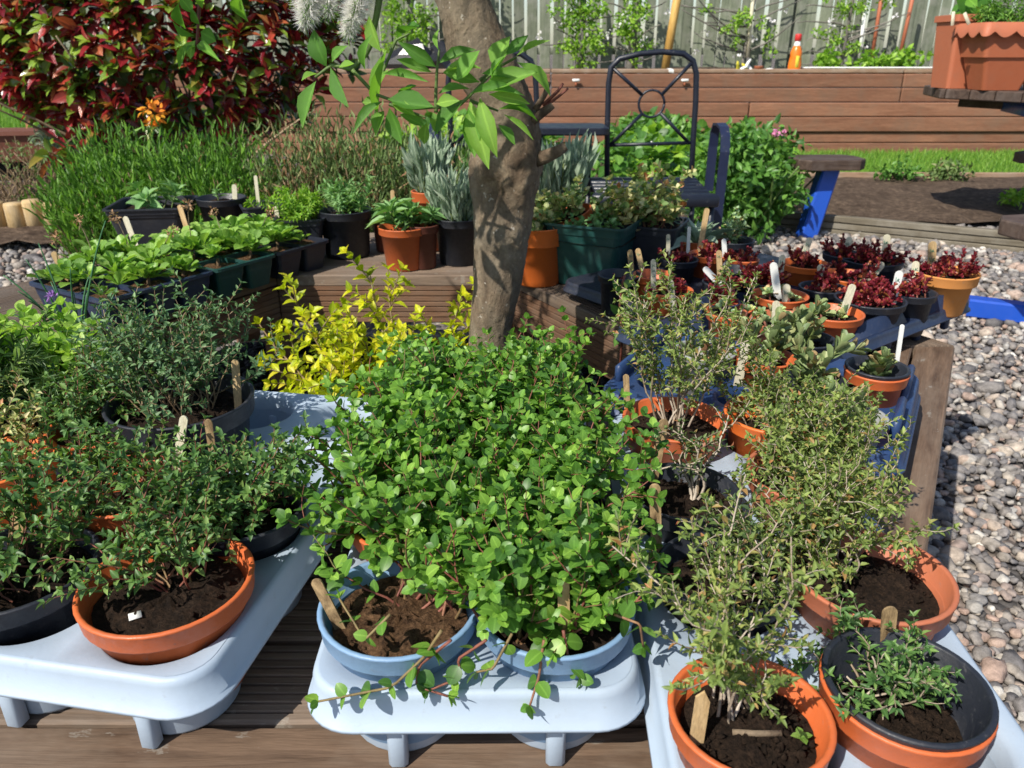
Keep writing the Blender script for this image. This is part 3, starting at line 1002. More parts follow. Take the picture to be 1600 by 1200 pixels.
# ------------------------------------------------------------------ willow tree
tree = thing('willow_tree', 'small willow with knotted brown trunk and drooping branches rising inside the bench', 'tree', (-0.045, 1.45, 0.1))
TL = Vector((-0.045, 1.45, 0.1))
TR = [(760, 700, 30), (762, 600, 32), (764, 545, 33.5), (767, 500, 35), (776, 450, 39), (781, 410, 42), (785, 370, 44), (786, 330, 45), (789, 300, 49), (792, 265, 54), (795, 235, 52), (797, 205, 44),
      (790, 170, 42), (772, 130, 44), (756, 100, 45), (744, 70, 44), (733, 35, 40), (722, 0, 37), (711, -40, 36), (700, -90, 34), (690, -150, 33)]
tp = np.array([aty(u, v, 1.45) - TL for u, v, w in TR])
tr = np.array([w / FPX * 1.45 for u, v, w in TR]) * 0.98
tp = np.vstack([[(-0.005, 0.0, -0.02)], tp])
tr = np.concatenate([[0.052], tr])
NR, NS = 200, 72
xs = np.linspace(0, len(tp) - 1, NR)
tp = np.stack([np.interp(xs, np.arange(len(tr)), tp[:, k]) for k in range(3)], 1)
tr = np.interp(xs, np.arange(len(tr)), tr)
ker = np.ones(9) / 9
for k in range(3):
    tp[4:-4, k] = np.convolve(tp[:, k], ker, 'valid')
tr[4:-4] = np.convolve(tr, ker, 'valid')
V, F = tube(tp, tr, NS)
V = np.array(V).reshape(NR, NS, 3)
from mathutils import noise as mn
for i in range(NR):
    z = tp[i][2]
    knot = math.exp(-((z - 0.70) / 0.07) ** 2) + 0.5 * math.exp(-((z - 0.57) / 0.04) ** 2) + 0.25
    for j in range(NS):
        q = Vector(V[i, j])
        d = 0.16 * knot * mn.fractal(Vector((q.x * 22, q.y * 22, q.z * 14)), 1.0, 2.0, 3)
        ridge = abs(mn.noise(Vector((q.x * 60, q.y * 60, q.z * 16 + 3))))
        d += 0.055 * (ridge - 0.25) + 0.03 * mn.fractal(Vector((q.x * 130, q.y * 130, q.z * 80)), 0.8, 2.0, 3)
        V[i, j] = tp[i] + (V[i, j] - tp[i]) * (1 + d)
MB().add(V.reshape(-1, 3), F).build('trunk', M['bark'], tree)


def tl(u, v, y=1.45):
    return np.array(aty(u, v, y) - TL)


for pts, r, nm in (([(835, 250), (855, 244), (872, 236), (884, 228)], 0.014, 'branch_stub'), ([(820, 195), (842, 180), (856, 170), (864, 164)], 0.010, 'branch_stub'),
                   ([(848, 165), (872, 142), (880, 130)], 0.0035, 'twig'), ([(850, 168), (876, 148), (888, 138)], 0.003, 'twig'), ([(836, 172), (852, 146), (858, 128)], 0.006, 'branch_stub')):
    P = np.array([tl(u, v, 1.43) for u, v in pts])
    MB().add(*tube(P, np.linspace(r, r * 0.62, len(P)), 10)).build(nm, M['bark' if nm == 'branch_stub' else 'stem_red'], tree)
# limbs above the frame and the drooping crown they carry
top = tp[-1]
crown_lv, crown_st = Leaves(), MB()
for i in range(11):
    az = i / 11 * 2 * pi + RG.normal() * 0.2
    L = RG.uniform(0.35, 0.6)
    limb = [top - np.array([0, 0, 0.1]), top + np.array([math.cos(az) * L * 0.35, math.sin(az) * L * 0.35, 0.20]), top + np.array([math.cos(az) * L * 0.75, math.sin(az) * L * 0.75, 0.25]), top + np.array([math.cos(az) * L, math.sin(az) * L, 0.14])]
    q = np.array([[np.interp(x, range(4), [p[k] for p in limb]) for k in range(3)] for x in np.linspace(0, 3, 10)])
    crown_st.add(*tube(q, np.linspace(0.020, 0.007, 10), 7))
    for k in range(7):
        b, t = along(q, RG.uniform(0.4, 1.0))
        sp = grow(b, t * 0.6 + np.array([math.cos(az), math.sin(az), 0]) * 0.4 + rv(0.5), RG.uniform(0.15, 0.32), 6, 0.3, -0.22)
        if (sp[:, 2] + 0.1 < aty(700, -30, 1.2).z + 0.06).any():
            continue
        crown_st.add(*tube(sp, np.linspace(0.004, 0.0015, len(sp)), 4, False))
        leafy(crown_lv, sp, 0.28, 0.03, 0.085, 0.020, 0.1, 0.9, whorl=2, jit=0.5)
crown_st.build('limbs', M['bark'], tree)
put_leaves(crown_lv, T_LANCE, M['leaf_willow'], tree, 'crown')
# shoots hanging in front of the trunk, leaf by leaf
Z8 = lambda x, y: (440 + x / 3.81, y / 3.81)
LEAVES = [(1120, 600, 1235, 1010, 110), (1180, 580, 1285, 940, 90), (1110, 640, 1150, 940, 80), (1090, 590, 910, 810, 85), (1190, 550, 1530, 430, 90), (1180, 490, 960, 432, 60), (1040, 480, 1180, 300, 110),
          (922, 400, 690, 245, 60), (930, 380, 1160, 295, 55), (935, 300, 940, 170, 32), (630, 590, 905, 635, 120), (575, 690, 625, 300, 100), (600, 605, 425, 800, 50), (610, 660, 560, 815, 60), (640, 640, 715, 860, 90),
          (700, 680, 850, 750, 50), (865, 730, 850, 860, 60), (270, 400, 190, 170, 90), (290, 400, 400, 640, 90), (205, 480, 125, 765, 80), (215, 440, 118, 482, 50), (300, 370, 395, 272, 50), (340, 400, 432, 378, 40),
          (592, 310, 520, 90, 80), (690, 230, 830, 162, 75), (500, 420, 540, 200, 50), (680, 350, 895, 430, 50), (600, 440, 880, 490, 42), (930, 560, 1120, 530, 50), (1280, 430, 1362, 215, 110), (1330, 330, 1470, 208, 50),
          (1400, 330, 1600, 240, 32), (1400, 370, 1600, 575, 75), (1290, 650, 1525, 722, 42), (1290, 740, 1392, 865, 75), (1320, 680, 1500, 835, 30), (1190, 440, 1385, 470, 60), (920, 620, 1060, 600, 60), (690, 550, 805, 508, 60),
          (480, 610, 560, 612, 50), (960, 432, 1190, 408, 60), (1120, 560, 1450, 572, 50), (650, 600, 800, 690, 55), (560, 560, 640, 410, 45), (1250, 470, 1330, 330, 45), (1230, 560, 1480, 620, 55), (880, 700, 930, 800, 40)]
SHOOTS = [[(420, 415), (480, 480), (555, 560), (640, 590), (780, 650), (920, 640)], [(920, 670), (918, 560), (925, 420), (940, 290)], [(915, 640), (1060, 625), (1120, 570), (1200, 490), (1290, 400)],
          [(200, 460), (300, 385), (420, 415), (520, 300), (560, 120), (600, -120), (700, -320)], [(560, 620), (590, 460), (680, 240), (760, 200)], [(1180, 480), (1290, 400), (1400, 340)], [(1120, 600), (1290, 660)], [(640, 620), (860, 700)]]
for k, s in enumerate(SHOOTS):
    P = np.array([tl(*Z8(x, y), 1.18 + 0.01 * k) for x, y in s])
    xs = np.linspace(0, len(P) - 1, 20)
    P = np.stack([np.interp(xs, range(len(P)), P[:, j]) for j in range(3)], 1)
    MB().add(*tube(P, np.linspace(0.0030, 0.0016, 20) if k != 3 else np.linspace(0.002, 0.006, 20), 7)).build('shoot', M['stem_green'], tree)
T_WIL = tmpl([(0, 0), (0.08, 0.10), (0.22, 0.32), (0.42, 0.5), (0.62, 0.44), (0.82, 0.22), (1, 0)], 0.32, 0.0)
wil = [MB().add(np.column_stack([T_WIL[0][:, 0], T_WIL[0][:, 1], T_WIL[0][:, 2] + s * T_WIL[0][:, 0] * (1 - T_WIL[0][:, 0])]), T_WIL[1], 0.0, midrib(T_WIL)).mesh('leaf', M['leaf_willow']) for s in (0.25, 0.45, -0.2, 0.1)]


def willow_leaf(b, t, w, k):
    ax = t - b
    L = np.linalg.norm(ax)
    X = ax / L
    N = norm(np.array([-0.25, -0.75, 0.65]) + rv(0.35))
    Y = norm(np.cross(N, X))
    Z = np.cross(X, Y)
    o = bpy.data.objects.new('leaf', wil[k % 4])
    COL.objects.link(o)
    o.parent = tree
    o.matrix_basis = Matrix(((X[0] * L, Y[0] * w, Z[0] * L, b[0]), (X[1] * L, Y[1] * w, Z[1] * L, b[1]), (X[2] * L, Y[2] * w, Z[2] * L, b[2]), (0, 0, 0, 1)))


for k, (x0, y0, x1, y1, w) in enumerate(LEAVES):
    yb = 1.18 + RG.uniform(-0.02, 0.03)
    willow_leaf(tl(*Z8(x0, y0), yb), tl(*Z8(x1, y1), yb + RG.uniform(-0.045, 0.02)), w * 1.15 / 3.81 / FPX * 1.28, k)
Z1 = lambda x, y: (x / 2.857, y / 2.857)
P = np.array([tl(*Z1(x, y), 1.35) for x, y in ((905, -200), (895, -60), (888, 60), (880, 180), (872, 230))])
MB().add(*tube(P, np.linspace(0.004, 0.0015, 5), 6)).build('shoot', M['stem_red'], tree)
for k, (x0, y0, x1, y1, w) in enumerate([(870, 160, 770, 95, 35), (872, 180, 850, 265, 45), (895, 140, 965, 185, 55), (885, 195, 985, 275, 30), (830, 130, 800, 10, 45), (1110, 100, 1075, -40, 50), (820, 200, 800, 310, 25), (860, 60, 800, -20, 40), (905, 40, 960, -60, 40), (880, 210, 830, 235, 25), (892, 110, 850, 40, 30)]):
    willow_leaf(tl(*Z1(x0, y0), 1.35), tl(*Z1(x1, y1), 1.33 + RG.normal() * 0.03), w * 1.2 / 2.857 / FPX * 1.45, k)
# fluffy seed catkins
for a, b, r, n in (((543, 52), (572, -40), 0.019, 5200), ((478, 34), (488, -40), 0.024, 3000), ((515, 20), (512, -40), 0.017, 2200)):
    A, B = tl(*a, 1.2), tl(*b, 1.2)
    lv = Leaves()
    for i in range(n):
        s = RG.random()
        d = rv()
        d = norm(d)
        rr = r * (0.55 + 0.6 * math.sin(min(1, s * 1.6 + 0.15) * pi / 2)) * RG.uniform(0.6, 1.25)
        lv.add(A + (B - A) * s, d, rv(), rr, 0.0016)
    core = MB().add(*tube([A, (A + B) / 2, B], [r * 0.3, r * 0.45, r * 0.4], 8))
    c = core.build('catkin', M['leaf_willow'], tree)
    put_leaves(lv, T_NEEDLE, M['fluff'], c, 'seed_fluff')
    lv = Leaves()
    for i in range(46):
        d = norm(rv() + np.array([0, 0, -0.6]))
        lv.add(A + (B - A) * RG.random() * 0.3, d, rv(), 0.022, 0.0022)
    put_leaves(lv, T_NEEDLE, M['leaf_willow'], c, 'bracts')

# ------------------------------------------------------------------ retaining wall, fence and what stands there
WY = 8.4
wall = thing('retaining_wall', 'long brown timber sleeper wall of a raised bed in front of the fence', 'wall', (3.5, WY, 0))
SLM = {}


def sleeper(x0, x1, z0, z1, dy, mat='sleeper', depth=0.12, name='sleeper'):
    L = x1 - x0
    key = (round(L, 2), round(z1 - z0, 3), depth, mat)
    if key not in SLM:
        SLM[key] = MB().add(*box((0, 0, 0), (L - 0.012, depth, z1 - z0 - 0.006), bev=0.008)).mesh(name, M[mat], False)
    o = link(name, SLM[key], wall, ((x0 + x1) / 2 - 3.5, dy + depth / 2, (z0 + z1) / 2))
    return o


row_z = [(-0.02, 0.115), (0.115, 0.225), (0.225, 0.375), (0.375, 0.515), (0.515, 0.655), (0.655, 0.79)]
cuts = [[-4.2, -0.5, 2.9, 6.5, 10], [-4.2, -0.5, 2.9, 6.5, 10], [-4.2, -1.2, 2.45, 6.1, 10], [-4.2, -1.2, 2.45, 6.1, 10], [-4.2, 0.4, 4.0, 7.5, 10], [-4.2, 0.4, 4.0, 7.5, 10]]
for i, ((z0, z1), cs) in enumerate(zip(row_z, cuts)):
    for a, b in zip(cs[:-1], cs[1:]):
        sleeper(a, b, z0, z1, [0.02, 0.024, 0.0, 0.004, 0.03, 0.034][i] + RG.normal() * 0.002)
for a, b in zip(cuts[4][:-1], cuts[4][1:]):
    sleeper(a, b, 0.79, 0.835, 0.05, 'cap_timber', 0.20, 'cap_timber')
sheet('raised_bed_soil', -4.2, 10, WY + 0.24, 10.4, 0.80, 'bed_soil', 40, 6, 0.012)
for u in (900, 1070):
    p = aty(u, 127, WY - 0.005)
    cl = thing('wall_clip', 'small white clip screwed to the sleeper wall beside the chair back' if u > 1000 else 'small white clip screwed to the sleeper wall beside the willow trunk', 'clip', p)
    MB().add(*box((0, 0, 0.01), (0.075, 0.03, 0.025), bev=0.006)).build('clip_head', M['white_plastic'], cl)
    MB().add(*box((0, 0.006, -0.02), (0.02, 0.02, 0.04), bev=0.003)).build('clip_stem', M['pot_terra'], cl)

fence = thing('board_fence', 'weathered grey green fence of upright boards behind the raised bed', 'fence', (3, 10.45, 0.75))
BM = [MB().add(*box((0, 0, 0.75), (w, 0.02, 1.55), bev=0.004)).mesh('fence_board', M['fence'], False) for w in (0.115, 0.128, 0.14)]
x = -7.0
while x < 7.6:
    o = link('fence_board', BM[rnd.randrange(3)], fence, (x - 3, rnd.gauss(0, 0.006), rnd.uniform(-0.03, 0.02)))
    o.rotation_euler = (0, rnd.gauss(0, 0.012), rnd.gauss(0, 0.02))
    x += rnd.choice((0.135, 0.145, 0.15, 0.16, 0.172))
for z in (0.25, 1.2):
    MB().add(*box((-2.7, 0.045, z), (14.8, 0.05, 0.08), bev=0.004)).build('fence_rail', M['fence'], fence)
for x in (-6.5, -4.0, -1.5, 1.0, 3.5, 6.0):
    MB().add(*box((x - 3, 0.10, 0.72), (0.09, 0.09, 1.55), bev=0.004)).build('fence_post', M['fence'], fence)

# poles, canes and small things along the wall top
def pole(name, label, cat, a, b, y, r, mat, r2=None):
    A, B = aty(*a, y), aty(*b, y)
    P = [Vector((0, 0, 0)), (B - A) * 0.5, B - A]
    root = MB().add(*tube([tuple(p) for p in P], np.linspace(r, r2 or r, 3), 10)).build(name, M[mat], None, A)
    return tag(root, label, cat)


pole('bamboo_pole', 'thick yellow bamboo pole leaning behind the metal chair', 'pole', (1039, 108), (1068, -60), 9.2, 0.045, 'bamboo')
for k, (a, b, m, lab) in enumerate((((1168, 90), (1180, -40), 'stick_pale', 'slim pale cane leaning on the fence above the yellow gloves'), ((1362, 92), (1383, -40), 'pot_terra', 'rust red cane tied against the fence near the scalloped planter'),
                                    ((1405, 92), (1432, -30), 'pot_terra', 'dark red painted cane standing closest to the scalloped planter'), ((1342, 96), (1352, 10), 'stick_white', 'white painted cane leaning on the fence right of the orange bottle'))):
    pole('garden_cane', lab, 'cane', a, b, 10.1, 0.022, m)
B = aty(1239, 121, 8.55)
bt = thing('spray_bottle', 'translucent orange bottle with red cap standing on the wall top', 'bottle', B)
MB().add(*lathe([(0.0, 0.0), (0.060, 0.0), (0.066, 0.012), (0.066, 0.13), (0.055, 0.20), (0.058, 0.24), (0.035, 0.295), (0.022, 0.31), (0.022, 0.325), (0, 0.325)], 20)).build('body', M['orange_fluid'], bt)
MB().add(*lathe([(0.034, 0.30), (0.030, 0.33), (0.02, 0.345)], 16)).build('collar', M['white_plastic'], bt)
MB().add(*lathe([(0.0, 0.41), (0.028, 0.41), (0.032, 0.40), (0.034, 0.35), (0.028, 0.345), (0, 0.345)], 16)).build('cap', M['bottle_red'], bt)
MB().add(*box((0, -0.066, 0.05), (0.05, 0.006, 0.045), bev=0.003)).build('label_patch', M['white_plastic'], bt)
MB().add(*box((0, -0.064, 0.15), (0.035, 0.006, 0.11), bev=0.003)).build('stripe', M['yellow_cloth'], bt)
g = aty(1166, 119, 8.5)
gl = thing('garden_gloves', 'pair of yellow and white gardening gloves dropped on the wall top', 'gloves', g)
for k in range(7):
    a = -0.12 + 0.04 * k
    P = grow((a, 0, 0.015), (RG.normal() * 0.5, 0, 1), RG.uniform(0.08, 0.17), 5, 0.4, -0.05)
    MB().add(*tube(P, [0.018, 0.020, 0.018, 0.017, 0.015, 0.008], 8)).build('finger', M['yellow_cloth' if k % 2 else 'white_plastic'], gl)
MB().add(*box((0.02, 0.03, 0.02), (0.26, 0.10, 0.05), bev=0.02)).build('palm', M['white_plastic'], gl)
g = aty(1184, 118, 8.5)
tag(MB().add(*pot_mesh(0.045, 0.036, 0.09)).build('small_flowerpot', M['pot_terra'], None, g), 'tiny empty terracotta pot on the wall top beside the gloves', 'pot')
g = aty(1055, 116, 8.5)
tag(MB().add(*box((0, 0, 0.02), (0.18, 0.08, 0.04), rz=0.3, ry=0.2, bev=0.01)).build('plastic_bracket', M['white_plastic'], None, g), 'white plastic bracket on the wall top behind the chair', 'bracket')
for u, v, s, lab in ((655, 100, 0.26, 'crumpled glossy black bag on the wall top left of the trunk'), (690, 95, 0.20, 'tall black crumpled bag leaning against the trunk side of the wall')):
    c = aty(u, v, 8.7)
    Vv, Ff = ICO2
    W = Vv * (1 + RG.normal(size=(len(Vv), 1)) * 0.16) * np.array([s * 1.2, s * 0.6, s * 0.85])
    tag(MB().add(W, Ff).build('black_bag', M['black_bag'], None, c + Vector((0, 0, 0.0)), smooth=False), lab, 'bag')
tag(MB().add(*box((4.8, 0, 0.006), (3.6, 0.16, 0.012), bev=0.004)).build('white_sheet', M['white_plastic'], None, (0, WY + 0.22, 0.838)), 'white plastic strip lying along the wall top beside the planters', 'plastic strip')

# young trees trained against the fence
def foliage_ball(c, rad, n, ll, lw, t=T_OVATE, lv=None, shell=0.55, up=0.5):
    lv = lv or Leaves()
    for i in range(n):
        d = norm(rv())
        r = shell + (1 - shell) * RG.random()
        p = np.array(c) + d * np.array(rad) * r
        lv.add(p, norm(d + rv(0.7)), norm(d + UP * up + rv(0.5)), ll * RG.uniform(0.6, 1.25), lw * RG.uniform(0.7, 1.2))
    return lv


def clumpy(c, rad, nc, per, cr, ll, lw, lv=None, shell=0.35):
    lv = lv or Leaves()
    for k in range(nc):
        d = norm(rv())
        p = np.array(c) + d * np.array(rad) * (shell + (1 - shell) * RG.random())
        foliage_ball(p, (cr, cr, cr * 0.8), per, ll, lw, lv=lv, shell=0.2)
    return lv


for k, (u, w, v0, v1, y, lab, dens) in enumerate(((905, 80, -60, 100, 10.0, 'leafy espalier tree on the fence between willow trunk and chair', 60), (640, 90, -60, 95, 10.1, 'bright green espalier tree on the fence behind the hanging willow leaves', 55),
                                                 (985, 60, -60, 92, 10.0, 'young fruit tree with smooth grey trunk behind the metal chair', 34), (1160, 150, -30, 100, 10.15, 'sparse flowering fruit tree on the fence left of the orange bottle', 16), (1315, 110, -30, 100, 10.15, 'sparse fruit tree with bright leaves right of the orange bottle', 18),
                                                 (740, 60, -60, 90, 10.1, 'leafy espalier tree on the fence behind the willow trunk', 40))):
    A, Bp = aty(u, v1, y), aty(u, v0, y)
    t = thing('espalier_tree', lab, 'tree', (A.x, y, 0.8), 'fruit trees trained on the fence')
    h = Bp.z - 0.8
    MB().add(*tube(grow((0, 0, -0.05), (0, 0, 1), h + 0.05, 8, 0.05), np.linspace(0.055 if k in (0, 1, 2) else 0.02, 0.02, 9), 8)).build('trunk', M['grey_bark'], t)
    hw = w / 2 / FPX * y * 1.1
    br = MB()
    for i in range(14):
        z = RG.uniform(0.05, h)
        br.add(*tube(grow((0, 0, z), (RG.choice((-1, 1)), -0.2, 0.3), hw * RG.uniform(0.6, 1.5), 6, 0.25), np.linspace(0.012, 0.005, 7), 4), r=RG.random())
    br.build('branches', M['grey_bark'], t)
    lv = clumpy((0, -0.05, h * 0.5), (hw, 0.12, h * 0.55), dens, 26, 0.09, 0.05, 0.032)
    put_leaves(lv, T_OVATE, M['leaf_bright'], t, 'crown')
    if k in (3, 4, 2, 0):
        lv = clumpy((0, -0.1, h * 0.4), (hw * 1.5, 0.1, h * 0.5), 6, 8, 0.04, 0.035, 0.03)
        put_leaves(lv, T_OVATE, M['petal_white'], t, 'blossom')
# low plants on the raised bed
for u, w, lab in ((1365, 0.28, 'clump of bright green leaves on the raised bed left of the planters'), (1415, 0.22, 'small bright green leafy clump on the raised bed next to the planters'), (1290, 0.12, 'tiny green seedling clump on the raised bed right of the orange bottle')):
    c = aty(u, 112, 8.9)
    t = thing('leafy_plant', lab, 'plant', (c.x, 8.9, 0.80))
    put_leaves(clumpy((0, 0, 0.10), (w, w * 0.7, 0.10), 16, 14, 0.05, 0.07, 0.045), T_OVATE, M['leaf_bright'], t, 'foliage')

# ------------------------------------------------------------------ lawn blades, soil edging, ground cover
def blades(name, label, x0, x1, y0, y1, z, n, h):
    lv = Leaves()
    P = np.column_stack([RG.uniform(x0, x1, n), RG.uniform(y0, y1, n), np.full(n, z)])
    for p in P:
        if in_frame(*p):
            lv.add(p, np.array([RG.normal() * 0.35, RG.normal() * 0.35, 1]), rv(), h * RG.uniform(0.6, 1.3), 0.008)
    o = put_leaves(lv, T_NEEDLE, M['leaf_grass'], None, name)
    return tag(o, label, 'grass', kind='stuff')


blades('lawn_grass', 'bright mown grass strip below the sleeper wall', 0.9, 9, 6.62, 8.38, 0.02, 30000, 0.06)
blades('lawn_grass', 'patch of green lawn behind the brown trough', -9, -3.0, 6.3, 10.5, 0.42, 26000, 0.07)


def timber(name, label, a, b, z0, z1, depth, mat, grooves=0):
    A, Bq = Vector((*a, 0)), Vector((*b, 0))
    d = Bq - A
    t = thing(name, label, 'edging', (*((A + Bq) / 2).xy, z0), rz=math.atan2(d.y, d.x))
    n = max(1, int(d.length / 2.4 + 0.5))
    for i in range(n):
        L = d.length / n
        for g in range(grooves or 1):
            hh = (z1 - z0) / (grooves or 1)
            MB().add(*box((-d.length / 2 + (i + 0.5) * L, RG.normal() * 0.002, (g + 0.5) * hh), (L - 0.006, depth - (0.006 if g % 2 else 0), hh - (0.004 if grooves else 0)), bev=0.004)).build('board', M[mat], t, smooth=False)
    return t


timber('timber_edging', 'grooved grey timber board edging the bare soil bed by the gravel', un(1195, 352, 0.02).xy, (un(1600, 392, 0.02) + (un(1600, 392, 0.02) - un(1195, 352, 0.02)) * 0.6).xy, 0, 0.12, 0.05, 'edging', 3)
timber('timber_edging', 'thin pale wooden strip between the bare soil and the grass', (1.9, 6.58), (7.5, 6.5), 0.02, 0.075, 0.04, 'cap_timber')
# low leafy crop behind the chairs
for k in range(30):
    y = RG.uniform(5.2, 7.9)
    x = RG.uniform(-0.9, 1.6)
    t = thing('strawberry_plant', ('low leafy plant with white flowers in the patch behind the metal chairs' if k % 3 == 0 else 'low leafy plant without flowers in the patch behind the metal chairs'), 'plant', (x, y, 0.03), 'leafy plants in the patch behind the chairs')
    lv = Leaves()
    foliage_ball((0, 0, 0.20), (0.32, 0.32, 0.20), 190, 0.095, 0.075, lv=lv, shell=0.7, up=1.5)
    put_leaves(lv, T_OVATE, M['leaf_bright' if k % 3 == 0 else 'leaf_green'], t, 'foliage')
    if k % 3 == 0:
        lv = foliage_ball((0, 0, 0.28), (0.22, 0.22, 0.16), 8, 0.035, 0.035, up=2)
        put_leaves(lv, T_OVATE, M['petal_white'], t, 'flowers')
# dark bushy plant right of the chair
t = thing('broad_bean_bush', 'dense dark green leafy bush between metal chair and round wooden seat', 'bush', (1.30, 4.45, 0.0))
lv = clumpy((0, 0.0, 0.30), (0.34, 0.30, 0.32), 150, 22, 0.07, 0.055, 0.030)
clumpy((0.10, 0.25, 0.38), (0.30, 0.3, 0.25), 70, 20, 0.07, 0.055, 0.030, lv=lv)
put_leaves(lv, T_LANCE, M['leaf_green'], t, 'foliage', 120, (1.30, 4.45, 0.0))
st = MB()
for i in range(14):
    st.add(*tube(grow((RG.normal() * 0.1, RG.normal() * 0.1, 0), (RG.normal() * 0.3, RG.normal() * 0.3, 1), 0.5, 6, 0.2), 0.006, 5))
st.build('stems', M['stem_green'], t)['kind'] = 'stuff'
lv = Leaves()
foliage_ball((0.14, -0.1, 0.60), (0.02, 0.02, 0.02), 14, 0.025, 0.02, lv=lv)
put_leaves(lv, T_OVATE, M['petal_pink'], t, 'flower')
for u, v, n, lab, mt in ((1475, 268, 60, 'small purple grey clump at the edge of the grass', 'leaf_lavender_grey'), (1400, 268, 40, 'low green weed patch at the edge of the grass', 'leaf_green'), (1592, 312, 20, 'tuft of green weed on the bare soil bed', 'leaf_bright')):
    c = un(u, v + 14, 0.03)
    t = thing('low_plant', lab, 'plant', c)
    put_leaves(clumpy((0, 0, 0.07), (0.20 if n > 30 else 0.1, 0.14, 0.08), n // 3, 16, 0.05, 0.05, 0.026), T_LANCE, M[mt], t, 'foliage')

# ------------------------------------------------------------------ metal companion seat
seat = thing('companion_seat', 'navy metal garden love seat with two spoked backs and a table between', 'seat', (0.3, 3.7, 0))
SL = Vector((0.3, 3.7, 0))


def sl_(u, v, y=3.7):
    return np.array(aty(u, v, y) - SL)


def chair_back(dx):
    P = []
    for u, v in ((948, 300), (949, 200), (951, 130), (955, 105), (968, 92), (1000, 84), (1035, 81), (1068, 84), (1083, 95), (1088, 115), (1087, 160), (1083, 220), (1079, 300)):
        P.append(sl_(u, v) + np.array([dx, 0, 0]))
    fr = MB().add(*tube(P, 0.013, 10)).build('back_frame', M['navy_metal'], seat)
    for a, b in (((955, 104), (1003, 148)), ((1082, 97), (1034, 148)), ((1003, 178), (954, 226)), ((1032, 177), (1075, 222))):
        MB().add(*tube([sl_(*a) + np.array([dx, 0, 0]), sl_(*b) + np.array([dx, 0, 0])], 0.008, 8)).build('spoke', M['navy_metal'], fr)
    c = sl_(1018, 162) + np.array([dx, 0, 0])
    MB().add(*tube([c + 0.058 * np.array([math.cos(a), 0, math.sin(a)]) for a in np.linspace(0, 2 * pi, 25)], 0.006, 6)).build('ring', M['navy_metal'], fr)
    MB().add(*tube([sl_(951, 227) + np.array([dx, 0, 0]), sl_(1080, 223) + np.array([dx, 0, 0])], 0.008, 8)).build('cross_bar', M['navy_metal'], fr)


for dx in (0, -0.72):
    chair_back(dx)
    for k in range(6):
        MB().add(*box((0.31 + dx, -0.03 - k * 0.062, 0.45 - k * 0.004), (0.50, 0.050, 0.016), bev=0.004)).build('seat_slat', M['navy_metal'], seat)
    MB().add(*box((0.31 + dx, -0.385, 0.415), (0.54, 0.04, 0.05), bev=0.006)).build('seat_rail', M['navy_metal'], seat)
    for sx in (-0.25, 0.25):
        for yy in (0.0, -0.36):
            MB().add(*tube([(0.31 + dx + sx, yy, 0.44), (0.31 + dx + sx, yy, 0.0)], 0.014, 8)).build('leg', M['navy_metal'], seat)


def arm(x):
    path = [(-0.04, 0.40), (-0.04, 0.60), (-0.05, 0.665), (-0.08, 0.70), (-0.14, 0.705), (-0.20, 0.695), (-0.24, 0.66), (-0.255, 0.60), (-0.25, 0.50), (-0.25, 0.30), (-0.25, 0.0)]
    w, th = 0.04, 0.012
    P = np.array(path)
    T = norm(np.gradient(P, axis=0))
    N = np.column_stack([-T[:, 1], T[:, 0]])
    rings = []
    for p, n in zip(P, N):
        a, b = p + n * th / 2, p - n * th / 2
        rings.append([(x - w / 2, a[0], a[1]), (x + w / 2, a[0], a[1]), (x + w / 2, b[0], b[1]), (x - w / 2, b[0], b[1])])
    MB().add(*loft(rings, True, True)).build('armrest', M['arm_blue'], seat, smooth=False)


arm(0.62)
arm(-0.64)
tc = sl_(888, 193)
ring = lambda k, z: [(tc[0] + x * k, tc[1] - 0.1 + y * k, tc[2] + z) for x, y in rrect(0.165, 0.13, 0.04, 5)]
MB().add(*loft([ring(0.95, -0.032), ring(1, -0.026), ring(1, -0.004), ring(0.97, 0.0)], True, True)).build('table_top', M['navy_metal'], seat, smooth=False)
for dx in (-0.13, 0.09):
    MB().add(*tube([(tc[0] + dx, tc[1] - 0.1, tc[2] - 0.02), (tc[0] + dx, tc[1] - 0.1, 0.40)], 0.012, 8)).build('table_leg', M['navy_metal'], seat)
MB().add(*tube([(-0.7, 0.0, 0.40), (0.6, 0.0, 0.40)], 0.014, 8)).build('base_rail', M['navy_metal'], seat)
MB().add(*tube([(-0.7, -0.36, 0.25), (0.6, -0.36, 0.25)], 0.014, 8)).build('base_rail', M['navy_metal'], seat)

# ------------------------------------------------------------------ picnic table with blue steel frame
pt = thing('picnic_table', 'eight sided dark wood picnic table on a blue steel frame', 'table', (2.95, 4.35, 0))
PL = Vector((2.95, 4.35, 0))


def prism(poly, z0, z1, mat, name, bev=0.006):
    c = np.mean(np.array(poly), axis=0)
    r = lambda k, z: [(c[0] + (x - c[0]) * k, c[1] + (y - c[1]) * k, z) for x, y in poly]
    return MB().add(*loft([r(0.985, z0), r(1, z0 + bev), r(1, z1 - bev), r(0.985, z1)], True, True)).build(name, M[mat], pt, smooth=False)


# top boards: strips of an octagon
R8, top_z = 0.66, 0.80
octc = Vector((0.20, 0.50))
ang0 = pi / 8
poly8 = [(R8 * math.cos(ang0 + k * pi / 4), R8 * math.sin(ang0 + k * pi / 4)) for k in range(8)]


def clip(poly, y0, y1):
    for s, lim in ((1, y0), (-1, -y1)):
        out = []
        for i in range(len(poly)):
            a, b = poly[i], poly[(i + 1) % len(poly)]
            da, db = s * a[1] - lim, s * b[1] - lim
            if da >= 0:
                out.append(a)
            if (da >= 0) != (db >= 0):
                f = da / (da - db)
                out.append((a[0] + (b[0] - a[0]) * f, a[1] + (b[1] - a[1]) * f))
        poly = out
    return poly


